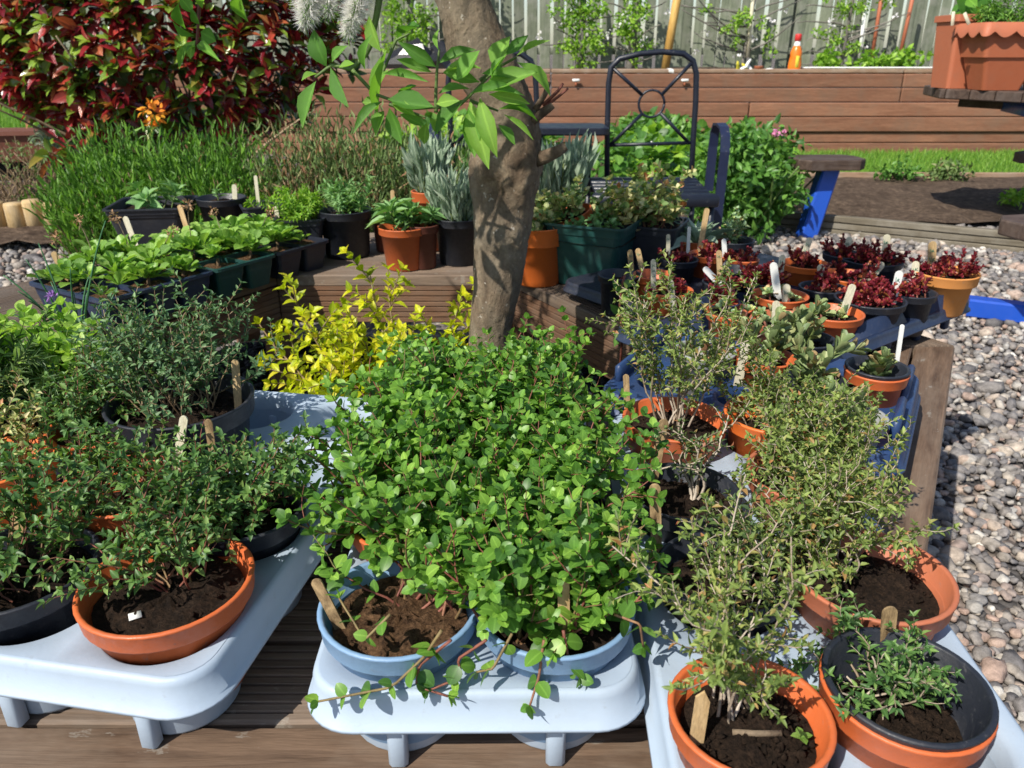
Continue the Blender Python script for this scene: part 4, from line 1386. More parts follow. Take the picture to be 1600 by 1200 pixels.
rot = 0.5
for k in range(9):
    y0 = -R8 + k * 2 * R8 / 9
    pl = clip(poly8, y0 + 0.004, y0 + 2 * R8 / 9 - 0.004)
    if len(pl) > 2:
        prism([(octc.x + x * math.cos(rot) - y * math.sin(rot), octc.y + x * math.sin(rot) + y * math.cos(rot)) for x, y in pl], top_z - 0.055, top_z, 'table_wood', 'top_board')
MB().add(*box((octc.x, octc.y, top_z - 0.095), (1.0, 0.06, 0.07), rz=rot + pi / 2)).build('bearer', M['table_wood'], pt)
MB().add(*box((octc.x - 0.2, octc.y - 0.2, top_z - 0.10), (0.8, 0.06, 0.08), rz=rot + 0.8)).build('steel_bearer', M['blue_paint'], pt)


def steel(a, b, w=0.055, name='steel_leg'):
    A, Bq = np.array(a, float), np.array(b, float)
    d = Bq - A
    t = d / np.linalg.norm(d)
    s = norm(np.cross(t, UP if abs(t[2]) < 0.9 else np.array([0, 1.0, 0])))
    q = np.cross(t, s)
    rg = lambda p, k: [tuple(p + (s * i + q * j) * w / 2 * k) for i, j in ((-0.8, -1), (0.8, -1), (1, -0.8), (1, 0.8), (0.8, 1), (-0.8, 1), (-1, 0.8), (-1, -0.8))]
    return MB().add(*loft([rg(A, 1), rg(Bq, 1)], True, True)).build(name, M['blue_paint'], pt, smooth=False)


def seat_at(c, rz, z=0.455):
    x, y = 0.19, 0.13
    pl = [(-x, -y * 0.55), (-x * 0.72, -y), (x * 0.72, -y), (x, -y * 0.55), (x, y * 0.55), (x * 0.72, y), (-x * 0.72, y), (-x, y * 0.55)]
    prism([(c[0] + a * math.cos(rz) - b * math.sin(rz), c[1] + a * math.sin(rz) + b * math.cos(rz)) for a, b in pl], z - 0.055, z, 'table_wood', 'seat')


s1 = un(1292, 246, 0.455) - PL
seat_at(s1, 0.05)
steel((s1.x + 0.03, s1.y + 0.02, 0.40), (s1.x - 0.06, s1.y - 0.02, 0.0), 0.10)
s2 = un(1640, 238, 0.455) - PL
seat_at(s2, 0.6)
steel((s2.x, s2.y, 0.40), (s2.x, s2.y, 0.0))
b0, b1 = un(1512, 478, 0.06) - PL, un(1606, 490, 0.06) - PL
steel((b0.x, b0.y, 0.06), (b1.x + 0.03, b1.y - 0.01, 0.06), 0.075, 'base_beam')
p0 = un(1612, 600, 0.0) - PL
steel((b1.x + 0.03, b1.y - 0.01, 0.0), (b1.x + 0.03, b1.y - 0.01, 0.40), 0.05)
steel((p0.x + 0.02, p0.y, 0.012), (b1.x + 0.03, b1.y - 0.01, 0.012), 0.05, 'base_beam')
s3 = un(1662, 345, 0.455) - PL
seat_at(s3, 0.2)
steel((octc.x + 0.55, octc.y + 0.1, 0.0), (octc.x + 0.45, octc.y + 0.1, 0.70), 0.09)
steel((octc.x + 0.3, octc.y - 0.3, 0.0), (octc.x + 0.25, octc.y - 0.25, 0.70), 0.06) if False else None

# planters on the table
def table_pot(name, label, u, v, wt, wb, h, y, mat, scallop=False, rz=0.0):
    c = aty(u, v, y)
    root = thing(name, label, 'planter', (c.x, y, 0.802))
    rings = []
    for s, z in ((wb, 0), (wb + (wt - wb) * 0.9, h * 0.86), (wt, h)):
        rings.append([(x, y_, z) for x, y_ in rrect(s, s * 0.8, 0.02, 4)])
    rings.append([(x, y_, h) for x, y_ in rrect(wt - 0.012, (wt - 0.012) * 0.8, 0.02, 4)])
    rings.append([(x, y_, h * 0.5) for x, y_ in rrect(wt * 0.85, wt * 0.68, 0.02, 4)])
    MB().add(*loft(rings, True, True)).build('pot', M[mat], root, smooth=False)
    if scallop:
        o = rrect(wt + 0.018, wt * 0.8 + 0.018, 0.03, 16)
        P = []
        for i in range(len(o)):
            a, b = o[i], o[(i + 1) % len(o)]
            L = math.hypot(b[0] - a[0], b[1] - a[1])
            for s in np.linspace(0, 1, max(1, int(L / 0.01)), endpoint=False):
                P.append((a[0] + (b[0] - a[0]) * s, a[1] + (b[1] - a[1]) * s))
        k0 = [(x * 0.95, y_ * 0.95, h + 0.004) for x, y_ in P]
        k1 = [(x, y_, h) for x, y_ in P]
        k2 = [(x * 1.03, y_ * 1.03, h - 0.040 - 0.030 * abs(math.sin((x + y_) * 29))) for x, y_ in P]
        MB().add(*loft([k0, k1, k2])).build('scalloped_rim', M['pot_terra'], root)
    else:
        rr = [[(x, y_, z) for x, y_ in rrect(wt + e, wt * 0.8 + e, 0.02, 4)] for e, z in ((0.0, h - 0.035), (0.010, h - 0.033), (0.010, h), (-0.01, h + 0.003))]
        MB().add(*loft(rr)).build('rim', M[mat], root, smooth=False)
    MB().add([(x, y_, h - 0.02) for x, y_ in rrect(wt * 0.94, wt * 0.75, 0.02, 4)], [tuple(range(20))]).build('soil', M['soil'], root)
    root.rotation_euler = (0, 0, rz)
    return root, np.array([c.x, y, 0.802])


r1, w1 = table_pot('planter', 'orange tapered planter with scalloped terracotta rim on the picnic table', 1556, 120, 0.190, 0.105, 0.335, 4.62, 'pot_rust', True)
lv = clumpy((0, 0, 0.38), (0.19, 0.14, 0.07), 40, 26, 0.05, 0.035, 0.008)
put_leaves(lv, T_LANCE, M['leaf_lavender'], r1, 'foliage')
r2, w2 = table_pot('planter', 'plain terracotta planter behind the scalloped planter on the picnic table', 1502, 120, 0.155, 0.125, 0.385, 4.86, 'pot_terra')
lv = Leaves()
lv.add(np.array([-0.05, 0, 0.37]), np.array([0.1, -0.1, 1]), np.array([0.3, -1, 0.3]), 0.24, 0.26)
foliage_ball((0.02, 0, 0.44), (0.10, 0.08, 0.06), 10, 0.10, 0.09, lv=lv)
put_leaves(lv, T_OVATE, M['leaf_willow'], r2, 'foliage', 11, w2)
r3, w3 = table_pot('planter', 'dark terracotta pot half hidden beside the scalloped planter', 1650, 118, 0.16, 0.12, 0.34, 4.70, 'pot_terra')
lv = clumpy((0, 0, 0.38), (0.17, 0.14, 0.06), 30, 26, 0.05, 0.04, 0.012)
put_leaves(lv, T_LANCE, M['leaf_green'], r3, 'foliage')
for k, (ut, vt, ub, vb) in enumerate(((1490, 18, 1488, 40), (1507, 20, 1514, 38))):
    y = 4.70 if k == 0 else 4.50
    A, Bq = aty(ub, vb, y), aty(ut, vt, y)
    o = MB().add(*box((0, 0, (Bq - A).length / 2), (0.018, 0.003, (Bq - A).length), bev=0.001)).build('plant_label', M['stick_pale'], None, A)
    o.rotation_euler = (0, math.atan2(Bq.x - A.x, Bq.z - A.z), 0)
    tag(o, 'pale stick label upright in the planter on the picnic table' if k == 0 else 'pale stick label leaning on the scalloped planter rim', 'plant label', 'plant labels')

# ------------------------------------------------------------------ left background
# half-log edging
lg = thing('log_edging', 'low golden half log roll edging beside the gravel', 'edging', (-2.8, 4.48, 0))
prof = [(0.056 * math.cos(a), 0.056 * math.sin(a)) for a in np.linspace(0, 2 * pi, 16, endpoint=False)]
LM = MB().add(*loft([[(x, y, 0) for x, y in prof], [(x, y, 0.20) for x, y in prof], [(x * 0.93, y * 0.93, 0.212) for x, y in prof]], True, True)).mesh('log', M['log'])
for k in range(17):
    o = link('log', LM, lg, (-0.62 + k * 0.111, -0.03 * k / 10, rnd.uniform(-0.015, 0.01)), (rnd.gauss(0, 0.02), rnd.gauss(0, 0.02), rnd.random() * 6))
# brown trough
c = aty(38, 222, 5.4)
tr_ = thing('trough', 'brown plastic trough at the edge of the left lawn', 'trough', (c.x, 5.4, 0.32), rz=0.15)
rings = [[(x, y, z) for x, y in rrect(s, s2, 0.03, 4)] for s, s2, z in ((0.20, 0.09, 0), (0.24, 0.12, 0.17), (0.265, 0.14, 0.172), (0.265, 0.14, 0.20), (0.235, 0.115, 0.20), (0.22, 0.10, 0.1))]
MB().add(*loft(rings, True, True)).build('body', M['brown_plastic'], tr_, smooth=False)
MB().add(*box((-0.36, 0.05, 0.15), (0.35, 0.18, 0.03), bev=0.006)).build('end_board', M['brown_plastic'], tr_)

# photinia
ph = thing('photinia_shrub', 'large photinia shrub covered in glossy red young leaves', 'shrub', (-2.0, 4.85, 0.0))
PW = np.array([-2.0, 4.85, 0.0])
lv, lg_, st = Leaves(), Leaves(), MB()
cen, rad = np.array([-0.02, 0.0, 1.15]), np.array([1.12, 0.60, 0.72])
for i in range(900):
    d = norm(rv())
    if d[1] > 0.45:
        d[1] *= -1
    p = cen + d * rad * RG.uniform(0.78, 1.05)
    if p[2] > 1.75:
        continue
    if p[2] < 0.55 + 0.1 * RG.random():
        continue
    ax = norm(d * np.array([0.7, 0.7, 0.7]) + UP * 0.8 + rv(0.35))
    if p[0] > 0.65 and RG.random() < 0.35:
        continue
    a = norm(np.cross(ax, rv()))
    b = np.cross(ax, a)
    nl = RG.integers(6, 10)
    red = RG.random() < 0.86
    for k in range(nl):
        th = k * 2.4 + RG.random()
        sp = 0.35 + 0.9 * (1 - k / nl)
        o = math.cos(th) * a + math.sin(th) * b
        q = p - ax * 0.05 * (1 - k / nl)
        (lv if red else lg_).add(q, ax * math.cos(sp) + o * math.sin(sp), ax * 0.8 + UP * 0.4 + rv(0.25), RG.uniform(0.085, 0.14) * (0.6 + 0.4 * (1 - k / nl)), RG.uniform(0.046, 0.066) * (0.6 + 0.4 * (1 - k / nl)))
for i in range(1500):
    d = norm(rv())
    p = cen + d * rad * RG.uniform(0.55, 0.88)
    if 0.42 < p[2] < 1.7:
        lg_.add(p, d + rv(0.6), UP + d * 0.5 + rv(0.4), RG.uniform(0.07, 0.11), RG.uniform(0.03, 0.045))
for i in range(26):
    az = RG.random() * 2 * pi
    P = grow((RG.normal() * 0.12, RG.normal() * 0.1, 0), (math.cos(az) * 0.9, math.sin(az) * 0.5, 1), 1.25, 9, 0.2)
    st.add(*tube(P, np.linspace(0.016, 0.004, 10), 6), r=RG.random())
st.build('stems', M['stem_woody'], ph)['kind'] = 'stuff'
put_leaves(lv, T_OVATE, M['leaf_photinia'], ph, 'foliage', 260, PW, 'red_leaf')
put_leaves(lg_, T_OVATE, M['leaf_photinia_green'], ph, 'old_foliage', 40, PW)
# small red sprig by the trough
c = aty(82, 243, 4.4)
t = thing('photinia_sprig', 'low branch of red photinia leaves above the bare soil', 'branch', (c.x, 4.4, 0.06))
P = np.array([(0.25, 0.25, 0.5), (0.12, 0.1, 0.52), (0, 0, c.z - 0.06)])
MB().add(*tube(np.vstack([[(0.3, 0.3, 0.0)], P]), 0.006, 6)).build('stem', M['stem_woody'], t)
lv = foliage_ball((0, 0, c.z - 0.06), (0.05, 0.05, 0.05), 13, 0.12, 0.05, shell=0.1)
foliage_ball((0.05, 0.05, c.z - 0.02), (0.1, 0.08, 0.08), 8, 0.10, 0.045, lv=lv, shell=0.1)
put_leaves(lv, T_OVATE, M['leaf_photinia'], t, 'foliage', 21, (c.x, 4.4, 0.06))
# silver cushion and dry twiggy shrub
c = aty(95, 205, 4.9)
t = thing('silver_plant', 'small silvery foliage plant beside the brown trough', 'plant', (c.x, 4.9, 0.06))
put_leaves(clumpy((0, 0, c.z - 0.08), (0.16, 0.1, 0.10), 26, 16, 0.04, 0.055, 0.012), T_LANCE, M['leaf_silver'], t, 'foliage')
c = un(20, 335, 0.06)
t = thing('dry_shrub', 'dry brown twiggy shrub behind the log edging', 'shrub', (c.x, c.y + 0.15, 0.06))
st = MB()
for i in range(90):
    P = grow((RG.normal() * 0.14, RG.normal() * 0.1, 0), (RG.normal() * 0.35, RG.normal() * 0.3, 1), RG.uniform(0.25, 0.55), 6, 0.3)
    st.add(*tube(P, np.linspace(0.0045, 0.002, 7), 4), r=RG.random())
st.build('twigs', M['stem_woody'], t)['kind'] = 'stuff'
put_leaves(clumpy((0, 0, 0.30), (0.28, 0.2, 0.25), 30, 12, 0.06, 0.028, 0.012), T_LANCE, M['leaf_lavender_grey'], t, 'foliage')
for u, v, lab, mt, s in ((125, 318, 'low feathery green plant on the soil behind the log edging', 'leaf_lavender', 1.0), (65, 318, 'tiny green sprout tuft against the log edging', 'leaf_lavender', 0.5), (95, 205, 'yellow green fern tuft left of the photinia', 'leaf_bright', 0.5), (190, 330, 'loose dull green low clump where the log edging ends', 'leaf_lavender_grey', 1.1)):
    c = un(u, v + 16, 0.06)
    t = thing('low_plant', lab, 'plant', (c.x, c.y, 0.06))
    put_leaves(clumpy((0, 0, 0.10 * s), (0.20 * s, 0.14 * s, 0.12 * s), int(24 * s), 22, 0.05, 0.045, 0.008), T_LANCE, M[mt], t, 'foliage')
lv = Leaves()
c = aty(238, 178, 4.1)
t = thing('orange_flower', 'small orange blossom cluster below the photinia', 'flower', (c.x, 4.1, c.z))
foliage_ball((0, 0, 0), (0.06, 0.04, 0.05), 46, 0.035, 0.025, lv=lv)
put_leaves(lv, T_OVATE, M['petal_orange'], t, 'petals')
MB().add(*tube(grow((0, 0.0, -c.z + 0.05), (0, 0, 1), c.z - 0.05, 6, 0.1), 0.004, 5)).build('stem', M['stem_green'], t)

# lavender and heather mounds behind the bench
def spiky(name, label, x, y, z, rx, ry, h, n, ll, lw, mat, dead=0.0, grp=None, flop=0.35):
    t = thing(name, label, 'shrub', (x, y, z), grp)
    lv, dl, st = Leaves(), Leaves(), MB()
    for i in range(n):
        a, r = RG.random() * 2 * pi, math.sqrt(RG.random())
        px, py = r * math.cos(a), r * math.sin(a)
        H = h * (1 - 0.45 * r * r) * RG.uniform(0.75, 1.1)
        base = np.array([px * rx * 0.8, py * ry * 0.8, H * 0.35])
        d = norm(np.array([px * flop, py * flop, 1.0]) + rv(0.13))
        L = H * 0.65
        tgt = dl if RG.random() < dead else lv
        for k in range(9):
            s = k / 9
            p = base + d * L * s
            tgt.add(p, norm(d + rv(0.35)), rv(), ll * RG.uniform(0.7, 1.2), lw)
        if i % 3 == 0:
            st.add(*tube([(px * rx * 0.3, py * ry * 0.3, 0), tuple(base), tuple(base + d * L * 0.6)], 0.003, 3, False), r=RG.random())
    st.build('stems', M['stem_woody'], t)['kind'] = 'stuff'
    put_leaves(lv, T_DIA, M[mat], t, 'foliage')
    put_leaves(dl, T_DIA, M['dry'], t, 'dead_foliage')
    return t


G = 'lavender mounds behind the bench'
spiky('lavender_bush', 'fresh green upright lavender mound under the photinia', -1.62, 3.35, 0.0, 0.36, 0.30, 0.74, 1200, 0.05, 0.0085, 'leaf_lavender', 0.0, G)
spiky('lavender_bush', 'fresh green lavender mound beside the long black trough pot', -1.22, 3.25, 0.0, 0.32, 0.28, 0.73, 1200, 0.05, 0.0085, 'leaf_lavender', 0.02, G)
spiky('lavender_bush', 'patchy lavender with brown dead middle behind the black pots', -0.86, 3.25, 0.0, 0.24, 0.24, 0.80, 900, 0.045, 0.006, 'leaf_lavender_grey', 0.22, G)
spiky('lavender_bush', 'greyish green lavender mound behind the round black pot', -0.60, 3.2, 0.0, 0.28, 0.24, 0.80, 1100, 0.045, 0.008, 'leaf_lavender_grey', 0.06, G)
spiky('lavender_bush', 'loose straggly lavender beside the raised orange sage pot', -0.36, 3.25, 0.0, 0.22, 0.24, 0.76, 750, 0.045, 0.008, 'leaf_lavender_grey', 0.18, G, 0.7)
spiky('lavender_bush', 'low green lavender clump above the log edging', -1.80, 3.55, 0.0, 0.26, 0.20, 0.50, 420, 0.05, 0.0085, 'leaf_lavender', 0.05, G, 0.5)

# ------------------------------------------------------------------ trays on the bench
def tray(name, label, cx, cy, rz, nx, ny, px, py, hole, mat, h=0.092, margin=0.004, skirt=0.030, corner=0.032, holes=True, cup_r=None, cat='tray', group=None, loops=False, skip=(), seam=False):
    root = thing(name, label, cat, (cx, cy, BZ), group, rz)
    mb = MB()
    K = 24
    hx_, hy_ = nx * px / 2, ny * py / 2
    X, Y = hx_ + margin, hy_ + margin
    K = 64

    def inside(x, y):
        """pull a point on the outline into the rounded corner"""
        dx, dy = abs(x) - (X - corner), abs(y) - (Y - corner)
        if dx > 0 and dy > 0:
            d = math.hypot(dx, dy)
            if d > corner:
                x = math.copysign(X - corner + dx * corner / d, x)
                y = math.copysign(Y - corner + dy * corner / d, y)
        return x, y
    for i in range(nx):
        for j in range(ny):
            c = np.array([(i - (nx - 1) / 2) * px, (j - (ny - 1) / 2) * py])
            x0, x1 = (-X if i == 0 else c[0] - px / 2), (X if i == nx - 1 else c[0] + px / 2)
            y0, y1 = (-Y if j == 0 else c[1] - py / 2), (Y if j == ny - 1 else c[1] + py / 2)
            outer, r1, r2, r3 = [], [], [], []
            angs = sorted([2 * pi * k / K + 0.013 for k in range(K)] + [math.atan2(yy - c[1], xx - c[0]) % (2 * pi) for xx in (x0, x1) for yy in (y0, y1)])
            for a in angs:
                ca, sa = math.cos(a), math.sin(a)
                tx_ = ((x1 - c[0]) if ca > 0 else (c[0] - x0)) / max(abs(ca), 1e-6)
                ty_ = ((y1 - c[1]) if sa > 0 else (c[1] - y0)) / max(abs(sa), 1e-6)
                s = min(tx_, ty_)
                ox, oy = inside(c[0] + ca * s, c[1] + sa * s)
                ss = math.hypot(ox - c[0], oy - c[1])
                outer.append((ox, oy, h))
                s1 = min(ss * 0.985, hole + 0.005)
                s2 = min(ss * 0.97, hole)
                r1.append((c[0] + ca * s1, c[1] + sa * s1, h - 0.0005))
                r2.append((c[0] + ca * s2, c[1] + sa * s2, h - 0.005))
                r3.append((c[0] + ca * s2 * 0.95, c[1] + sa * s2 * 0.95, h - 0.024))
            if holes:
                mb.add(*loft([outer, r1, r2, r3]))
            else:
                mb.add(outer, [tuple(range(len(outer)))])
    rg = lambda e, z: [(x, y, z) for x, y in rrect(X + e, Y + e, corner + e, 8)]
    mb.add(*loft([rg(-0.004, h - 0.0012), rg(-0.0003, h - 0.0004), rg(0.0022, h - 0.0008), rg(0.0045, h - 0.003), rg(0.0058, h - 0.007), rg(0.0085, h - skirt), rg(0.0125, h - skirt - 0.0015), rg(0.0132, h - skirt - 0.004), rg(0.010, h - skirt - 0.004)]))
    mb.build('plate', M[mat], root)
    cr = cup_r or hole * 0.95
    cm = MB().add(*lathe([(cr, h - 0.022), (cr * 0.95, 0.005), (cr * 0.90, 0.001), (0.002, 0.001)], 28)).mesh('cup', M[mat])
    foot = MB().add(*box((0, 0, (h - 0.03) / 2), (0.016, 0.014, h - 0.03), bev=0.003)).mesh('foot', M[mat])
    for i in range(nx):
        for j in range(ny):
            if (i, j) in skip:
                continue
            x, y = (i - (nx - 1) / 2) * px, (j - (ny - 1) / 2) * py
            o = link('cup', cm, root, (x, y, 0))
    for i in range(nx):
        for sg in (-1, 1):
            link('foot', foot, root, ((i - (nx - 1) / 2) * px, sg * (hy_ + margin - 0.010), 0))
    if loops:
        for sx in (-1, 1):
            for sy in (-1, 1):
                MB().add(*box((sx * (hx_ + margin - 0.01), sy * (hy_ * 0.5), h + 0.012), (0.012, hy_ * 0.7, 0.03), bev=0.004)).build('handle_rib', M[mat], root)
    return root


def cellpos(cx, cy, rz, nx, ny, px, py, i, j):
    x, y = (i - (nx - 1) / 2) * px, (j - (ny - 1) / 2) * py
    return cx + x * math.cos(rz) - y * math.sin(rz), cy + x * math.sin(rz) + y * math.cos(rz)


TL_ = (-0.330, 0.752, math.radians(-10), 2, 4, 0.131, 0.136)
TM_ = (-0.0315, 0.7265, math.radians(0.5), 2, 4, 0.131, 0.136)
TR_ = (0.262, 0.660, math.radians(-2.5), 2, 4, 0.125, 0.158)
TB_ = (0.395, 1.11, math.radians(-30), 3, 2, 0.125, 0.14)
tray('carry_tray', 'pale blue plastic carry tray holding the dark green thymes', *TL_, 0.053, 'tray_white', margin=-0.003)
tray('carry_tray', 'pale blue plastic carry tray crowded with bright green oregano', *TM_, 0.053, 'tray_white', margin=-0.003)
tray('carry_tray', 'pale blue plastic carry tray of sparse woody thymes beside the gravel edge', *TR_, 0.052, 'tray_white', h=0.080, margin=0.006)
tray('carry_tray', 'bright blue plastic carry tray with grey pots and the neat succulent rosette', *TB_, 0.052, 'tray_bright', loops=True, h=0.075, margin=0.02)
lx, ly = Vector((0.8, 0.6)), Vector((-0.6, 0.8))
ra = math.atan2(0.6, 0.8)
F0 = Vector((0.40, 1.16))
cU = F0 + lx * 0.375 + ly * 0.165
tray('pot_tray', 'dark blue plastic tray of red and green sedums by the gravel side', cU.x, cU.y, ra, 6, 3, 0.118, 0.098, 0.04, 'tray_blue', h=0.058, holes=False, cup_r=0.046, skirt=0.02, margin=0.02)
cV = F0 + ly * 0.34 + lx * 0.15 + lx * 0.30 + ly * 0.165
tray('pot_tray', 'dark plastic tray of small sedum pots beside the green square pot', cV.x, cV.y, ra, 5, 3, 0.112, 0.096, 0.04, 'tray_black', h=0.050, holes=False, cup_r=0.045, skirt=0.02, margin=0.018)
tray('pot_tray', 'black plastic tray under the golden marjoram and rosemary pots', -0.66, 0.93, math.radians(20), 3, 3, 0.125, 0.13, 0.05, 'tray_black', h=0.05, holes=False, cup_r=0.048, margin=0.02)
# raised rib along the gravel side of the dark blue tray
for k in range(3):
    p = cU + lx * (-0.24 + 0.24 * k) - ly * 0.178
    rb = MB().add(*loft([[(-0.10, -0.006, 0), (0.10, -0.006, 0), (0.10, 0.006, 0), (-0.10, 0.006, 0)], [(-0.07, -0.004, 0.03), (0.07, -0.004, 0.03), (0.07, 0.004, 0.03), (-0.07, 0.004, 0.03)]], False, True)).build('rim_rib', M['tray_blue'], None)
    tr0 = [o for o in bpy.data.objects if o.name.startswith('pot_tray')][0]
    rb.parent = tr0
    rb.location = (-0.24 + 0.24 * k, -0.162, 0.058)
# faint raised figures on the front of the oregano tray
tm = [o for o in bpy.data.objects if o.name.startswith('carry_tray') and abs(o.location.x - TM_[0]) < 1e-4][0]
cu = bpy.data.curves.new('raised_figures', 'FONT')
cu.body = '13 76'
cu.size = 0.013
cu.extrude = 0.00012
tx = bpy.data.objects.new('raised_figures', cu)
COL.objects.link(tx)
me = bpy.data.meshes.new_from_object(tx.evaluated_get(bpy.context.evaluated_depsgraph_get()))
bpy.data.objects.remove(tx)
me.materials.append(M['tray_white'])
fg = link('raised_figures', me, tm, (0.030, -0.2766, 0.068), (math.radians(83), 0, 0))

# ------------------------------------------------------------------ potted herbs in the front trays
def cp(T, i, j):
    return cellpos(*T, i, j)


def width_px(d):          # picture width is not used when xy is given, radius comes from the width at that place
    return d


def pot_at(key, name, label, cat, xy, rz, r, potmat, **kw):
    dz = CAM_H - rz
    f = xy[1] * CT + dz * ST
    u = 800 + FPX * xy[0] / f
    v = 600 - FPX * (xy[1] * ST - dz * CT) / f
    return potted(key, name, label, cat, u, v, 2 * r * FPX / f, rz, potmat, **kw)


GT = 'potted thymes'
THY = dict(n=30, H=0.11, lean=1.0, node=0.0095, ll=0.0130, lw=0.0066, sides=4, side_len=0.045, r0=0.0009, z0=0, f0=0.3)


def thyme(d, leafm='leaf_thyme', stemm='stem_red', t=T_THYME, n_obj=60, **kw):
    k = dict(THY, base_r=d['r'] * 0.45)
    k.update(kw)
    k['z0'] = d['sz'] + 0.001
    lv, st = bush(**k)
    plant(d, lv, st, t, leafm, stemm, n_obj)


d = pot_at('L1', 'potted_thyme', 'thyme in an orange plastic pot standing in the pale tray front corner', 'potted plant', (-0.304, 0.552), 0.573, 0.072, 'pot_orange', group=GT)
thyme(d, n=22, H=0.105, lean=0.95, bias=(-0.12, 0.26), f0=0.3, n_obj=170, center=(-0.005, 0.022), base_r=0.03)
d = pot_at('L2', 'potted_thyme', 'thyme in a black pot beside the orange pot at the front of the left tray', 'potted plant', (-0.452, 0.572), 0.573, 0.070, 'pot_black', group=GT)
thyme(d, n=28, H=0.105, lean=1.0, leafm='leaf_thyme', n_obj=80, bias=(0.05, 0.1))
d = pot_at('L3', 'potted_thyme', 'spreading thyme in a black pot leaning towards the oregano', 'potted plant', cp(TL_, 1, 1), 0.572, 0.062, 'pot_black', group=GT)
thyme(d, n=34, H=0.110, lean=1.05, bias=(0.16, 0.08), f0=0.25, n_obj=140, leafm='leaf_thyme')
d = pot_at('L4', 'potted_thyme', 'thyme in an orange pot with red inner wall showing behind the front orange pot', 'potted plant', cp(TL_, 0, 1), 0.585, 0.064, 'pot_orange', group=GT, drop=0.035)
thyme(d, n=16, H=0.105, lean=1.0, bias=(-0.18, -0.02), n_obj=90)
d = pot_at('L5', 'potted_thyme', 'big blue green thyme in a wide black pot', 'potted plant', (-0.412, 0.868), 0.605, 0.086, 'pot_black', group=GT, h=0.14, drop=0.022)
thyme(d, 'leaf_thyme_blue', 'stem_woody', n=48, H=0.15, lean=0.95, f0=0.3, n_obj=160, base_r=0.045, center=(-0.01, 0.012), ll=0.0125, lw=0.0060)
d = pot_at('L6', 'potted_thyme', 'sparse variegated thyme in a bright orange pot at the edge of the black tray', 'potted plant', (-0.585, 0.765), 0.575, 0.060, 'pot_bright', group=GT, drop=0.03)
thyme(d, 'leaf_variegated', 'stem_woody', n=14, H=0.10, lean=0.8, n_obj=20)
d = pot_at('L7', 'potted_thyme', 'dark thyme in an orange pot between bright orange pot and big black pot', 'potted plant', (-0.515, 0.86), 0.572, 0.060, 'pot_orange', group=GT)
thyme(d, n=26, H=0.10, lean=0.95, n_obj=60)
d = pot_at('L8', 'potted_marjoram', 'golden lime green marjoram in a black pot beside the big thyme', 'potted plant', (-0.640, 0.985), 0.565, 0.062, 'pot_black')
lv, st = bush(n=40, H=0.125, lean=0.8, base_r=0.04, node=0.014, ll=0.024, lw=0.017, sides=1, f0=0.35, z0=d['sz'])
plant(d, lv, st, T_ROUND, 'leaf_lime', 'stem_green', 110)
d = pot_at('L9', 'potted_marjoram', 'golden lime marjoram in a black pot next to the rosemary', 'potted plant', (-0.770, 1.010), 0.565, 0.062, 'pot_black')
lv, st = bush(n=36, H=0.125, lean=0.8, base_r=0.04, node=0.014, ll=0.024, lw=0.017, sides=1, f0=0.35, z0=d['sz'])
plant(d, lv, st, T_ROUND, 'leaf_lime', 'stem_green', 80)
d = pot_at('L10', 'potted_rosemary', 'young rosemary with needle leaves in a black pot', 'potted plant', (-0.690, 0.880), 0.565, 0.058, 'pot_black')
lv, st = bush(n=18, H=0.17, lean=0.6, base_r=0.03, node=0.006, ll=0.026, lw=0.0034, sides=2, f0=0.15, ang=0.8, whorl=3, z0=d['sz'])
plant(d, lv, st, T_LANCE, 'leaf_rosemary', 'stem_green', 60)
d = pot_at('L11', 'potted_thyme', 'thyme in a black pot beside the rosemary under the marjoram', 'potted plant', (-0.555, 0.93), 0.560, 0.055, 'pot_black', group=GT)
thyme(d, n=24, H=0.10, lean=0.95, n_obj=40)
# chives
d = pot_at('CH', 'potted_chives', 'clump of chives with long arching hollow leaves behind the marjoram', 'potted plant', (-0.70, 1.16), 0.56, 0.055, 'pot_black')
b = np.array([0, 0, d['sz']])
for k, (uu, vv, y) in enumerate(((165, 345, 1.20), (40, 405, 1.15), (28, 455, 1.12), (300, 478, 1.16), (60, 380, 1.2), (5, 430, 1.15), (140, 430, 1.2), (110, 420, 1.15), (45, 470, 1.08))):
    e = np.array(aty(uu, vv, y)) - np.array(d['c'])
    md = (b + e) / 2 + np.array([0, 0, 0.035])
    q = np.array([b * (1 - s) ** 2 + md * 2 * s * (1 - s) + e * s * s for s in np.linspace(0, 1, 10)])
    MB().add(*tube(q, np.linspace(0.0022, 0.0009, 10), 6), r=RG.random()).build('leaf', M['leaf_chive'], d['root'])
lv = foliage_ball(np.array(aty(81, 464, 1.14)) - np.array(d['c']), (0.007, 0.007, 0.007), 30, 0.008, 0.003, shell=0.1)
put_leaves(lv, T_DIA, M['petal_mauve'], d['root'], 'flower')
for k in range(12):
    q = grow(b + rv(0.012) * np.array([1, 1, 0]), np.array([RG.normal() * 0.3, RG.normal() * 0.3, 1]), RG.uniform(0.08, 0.13), 6, 0.1, -0.02)
    MB().add(*tube(q, np.linspace(0.0022, 0.0009, 7), 5), r=RG.random()).build('leaf', M['leaf_chive'], d['root'])

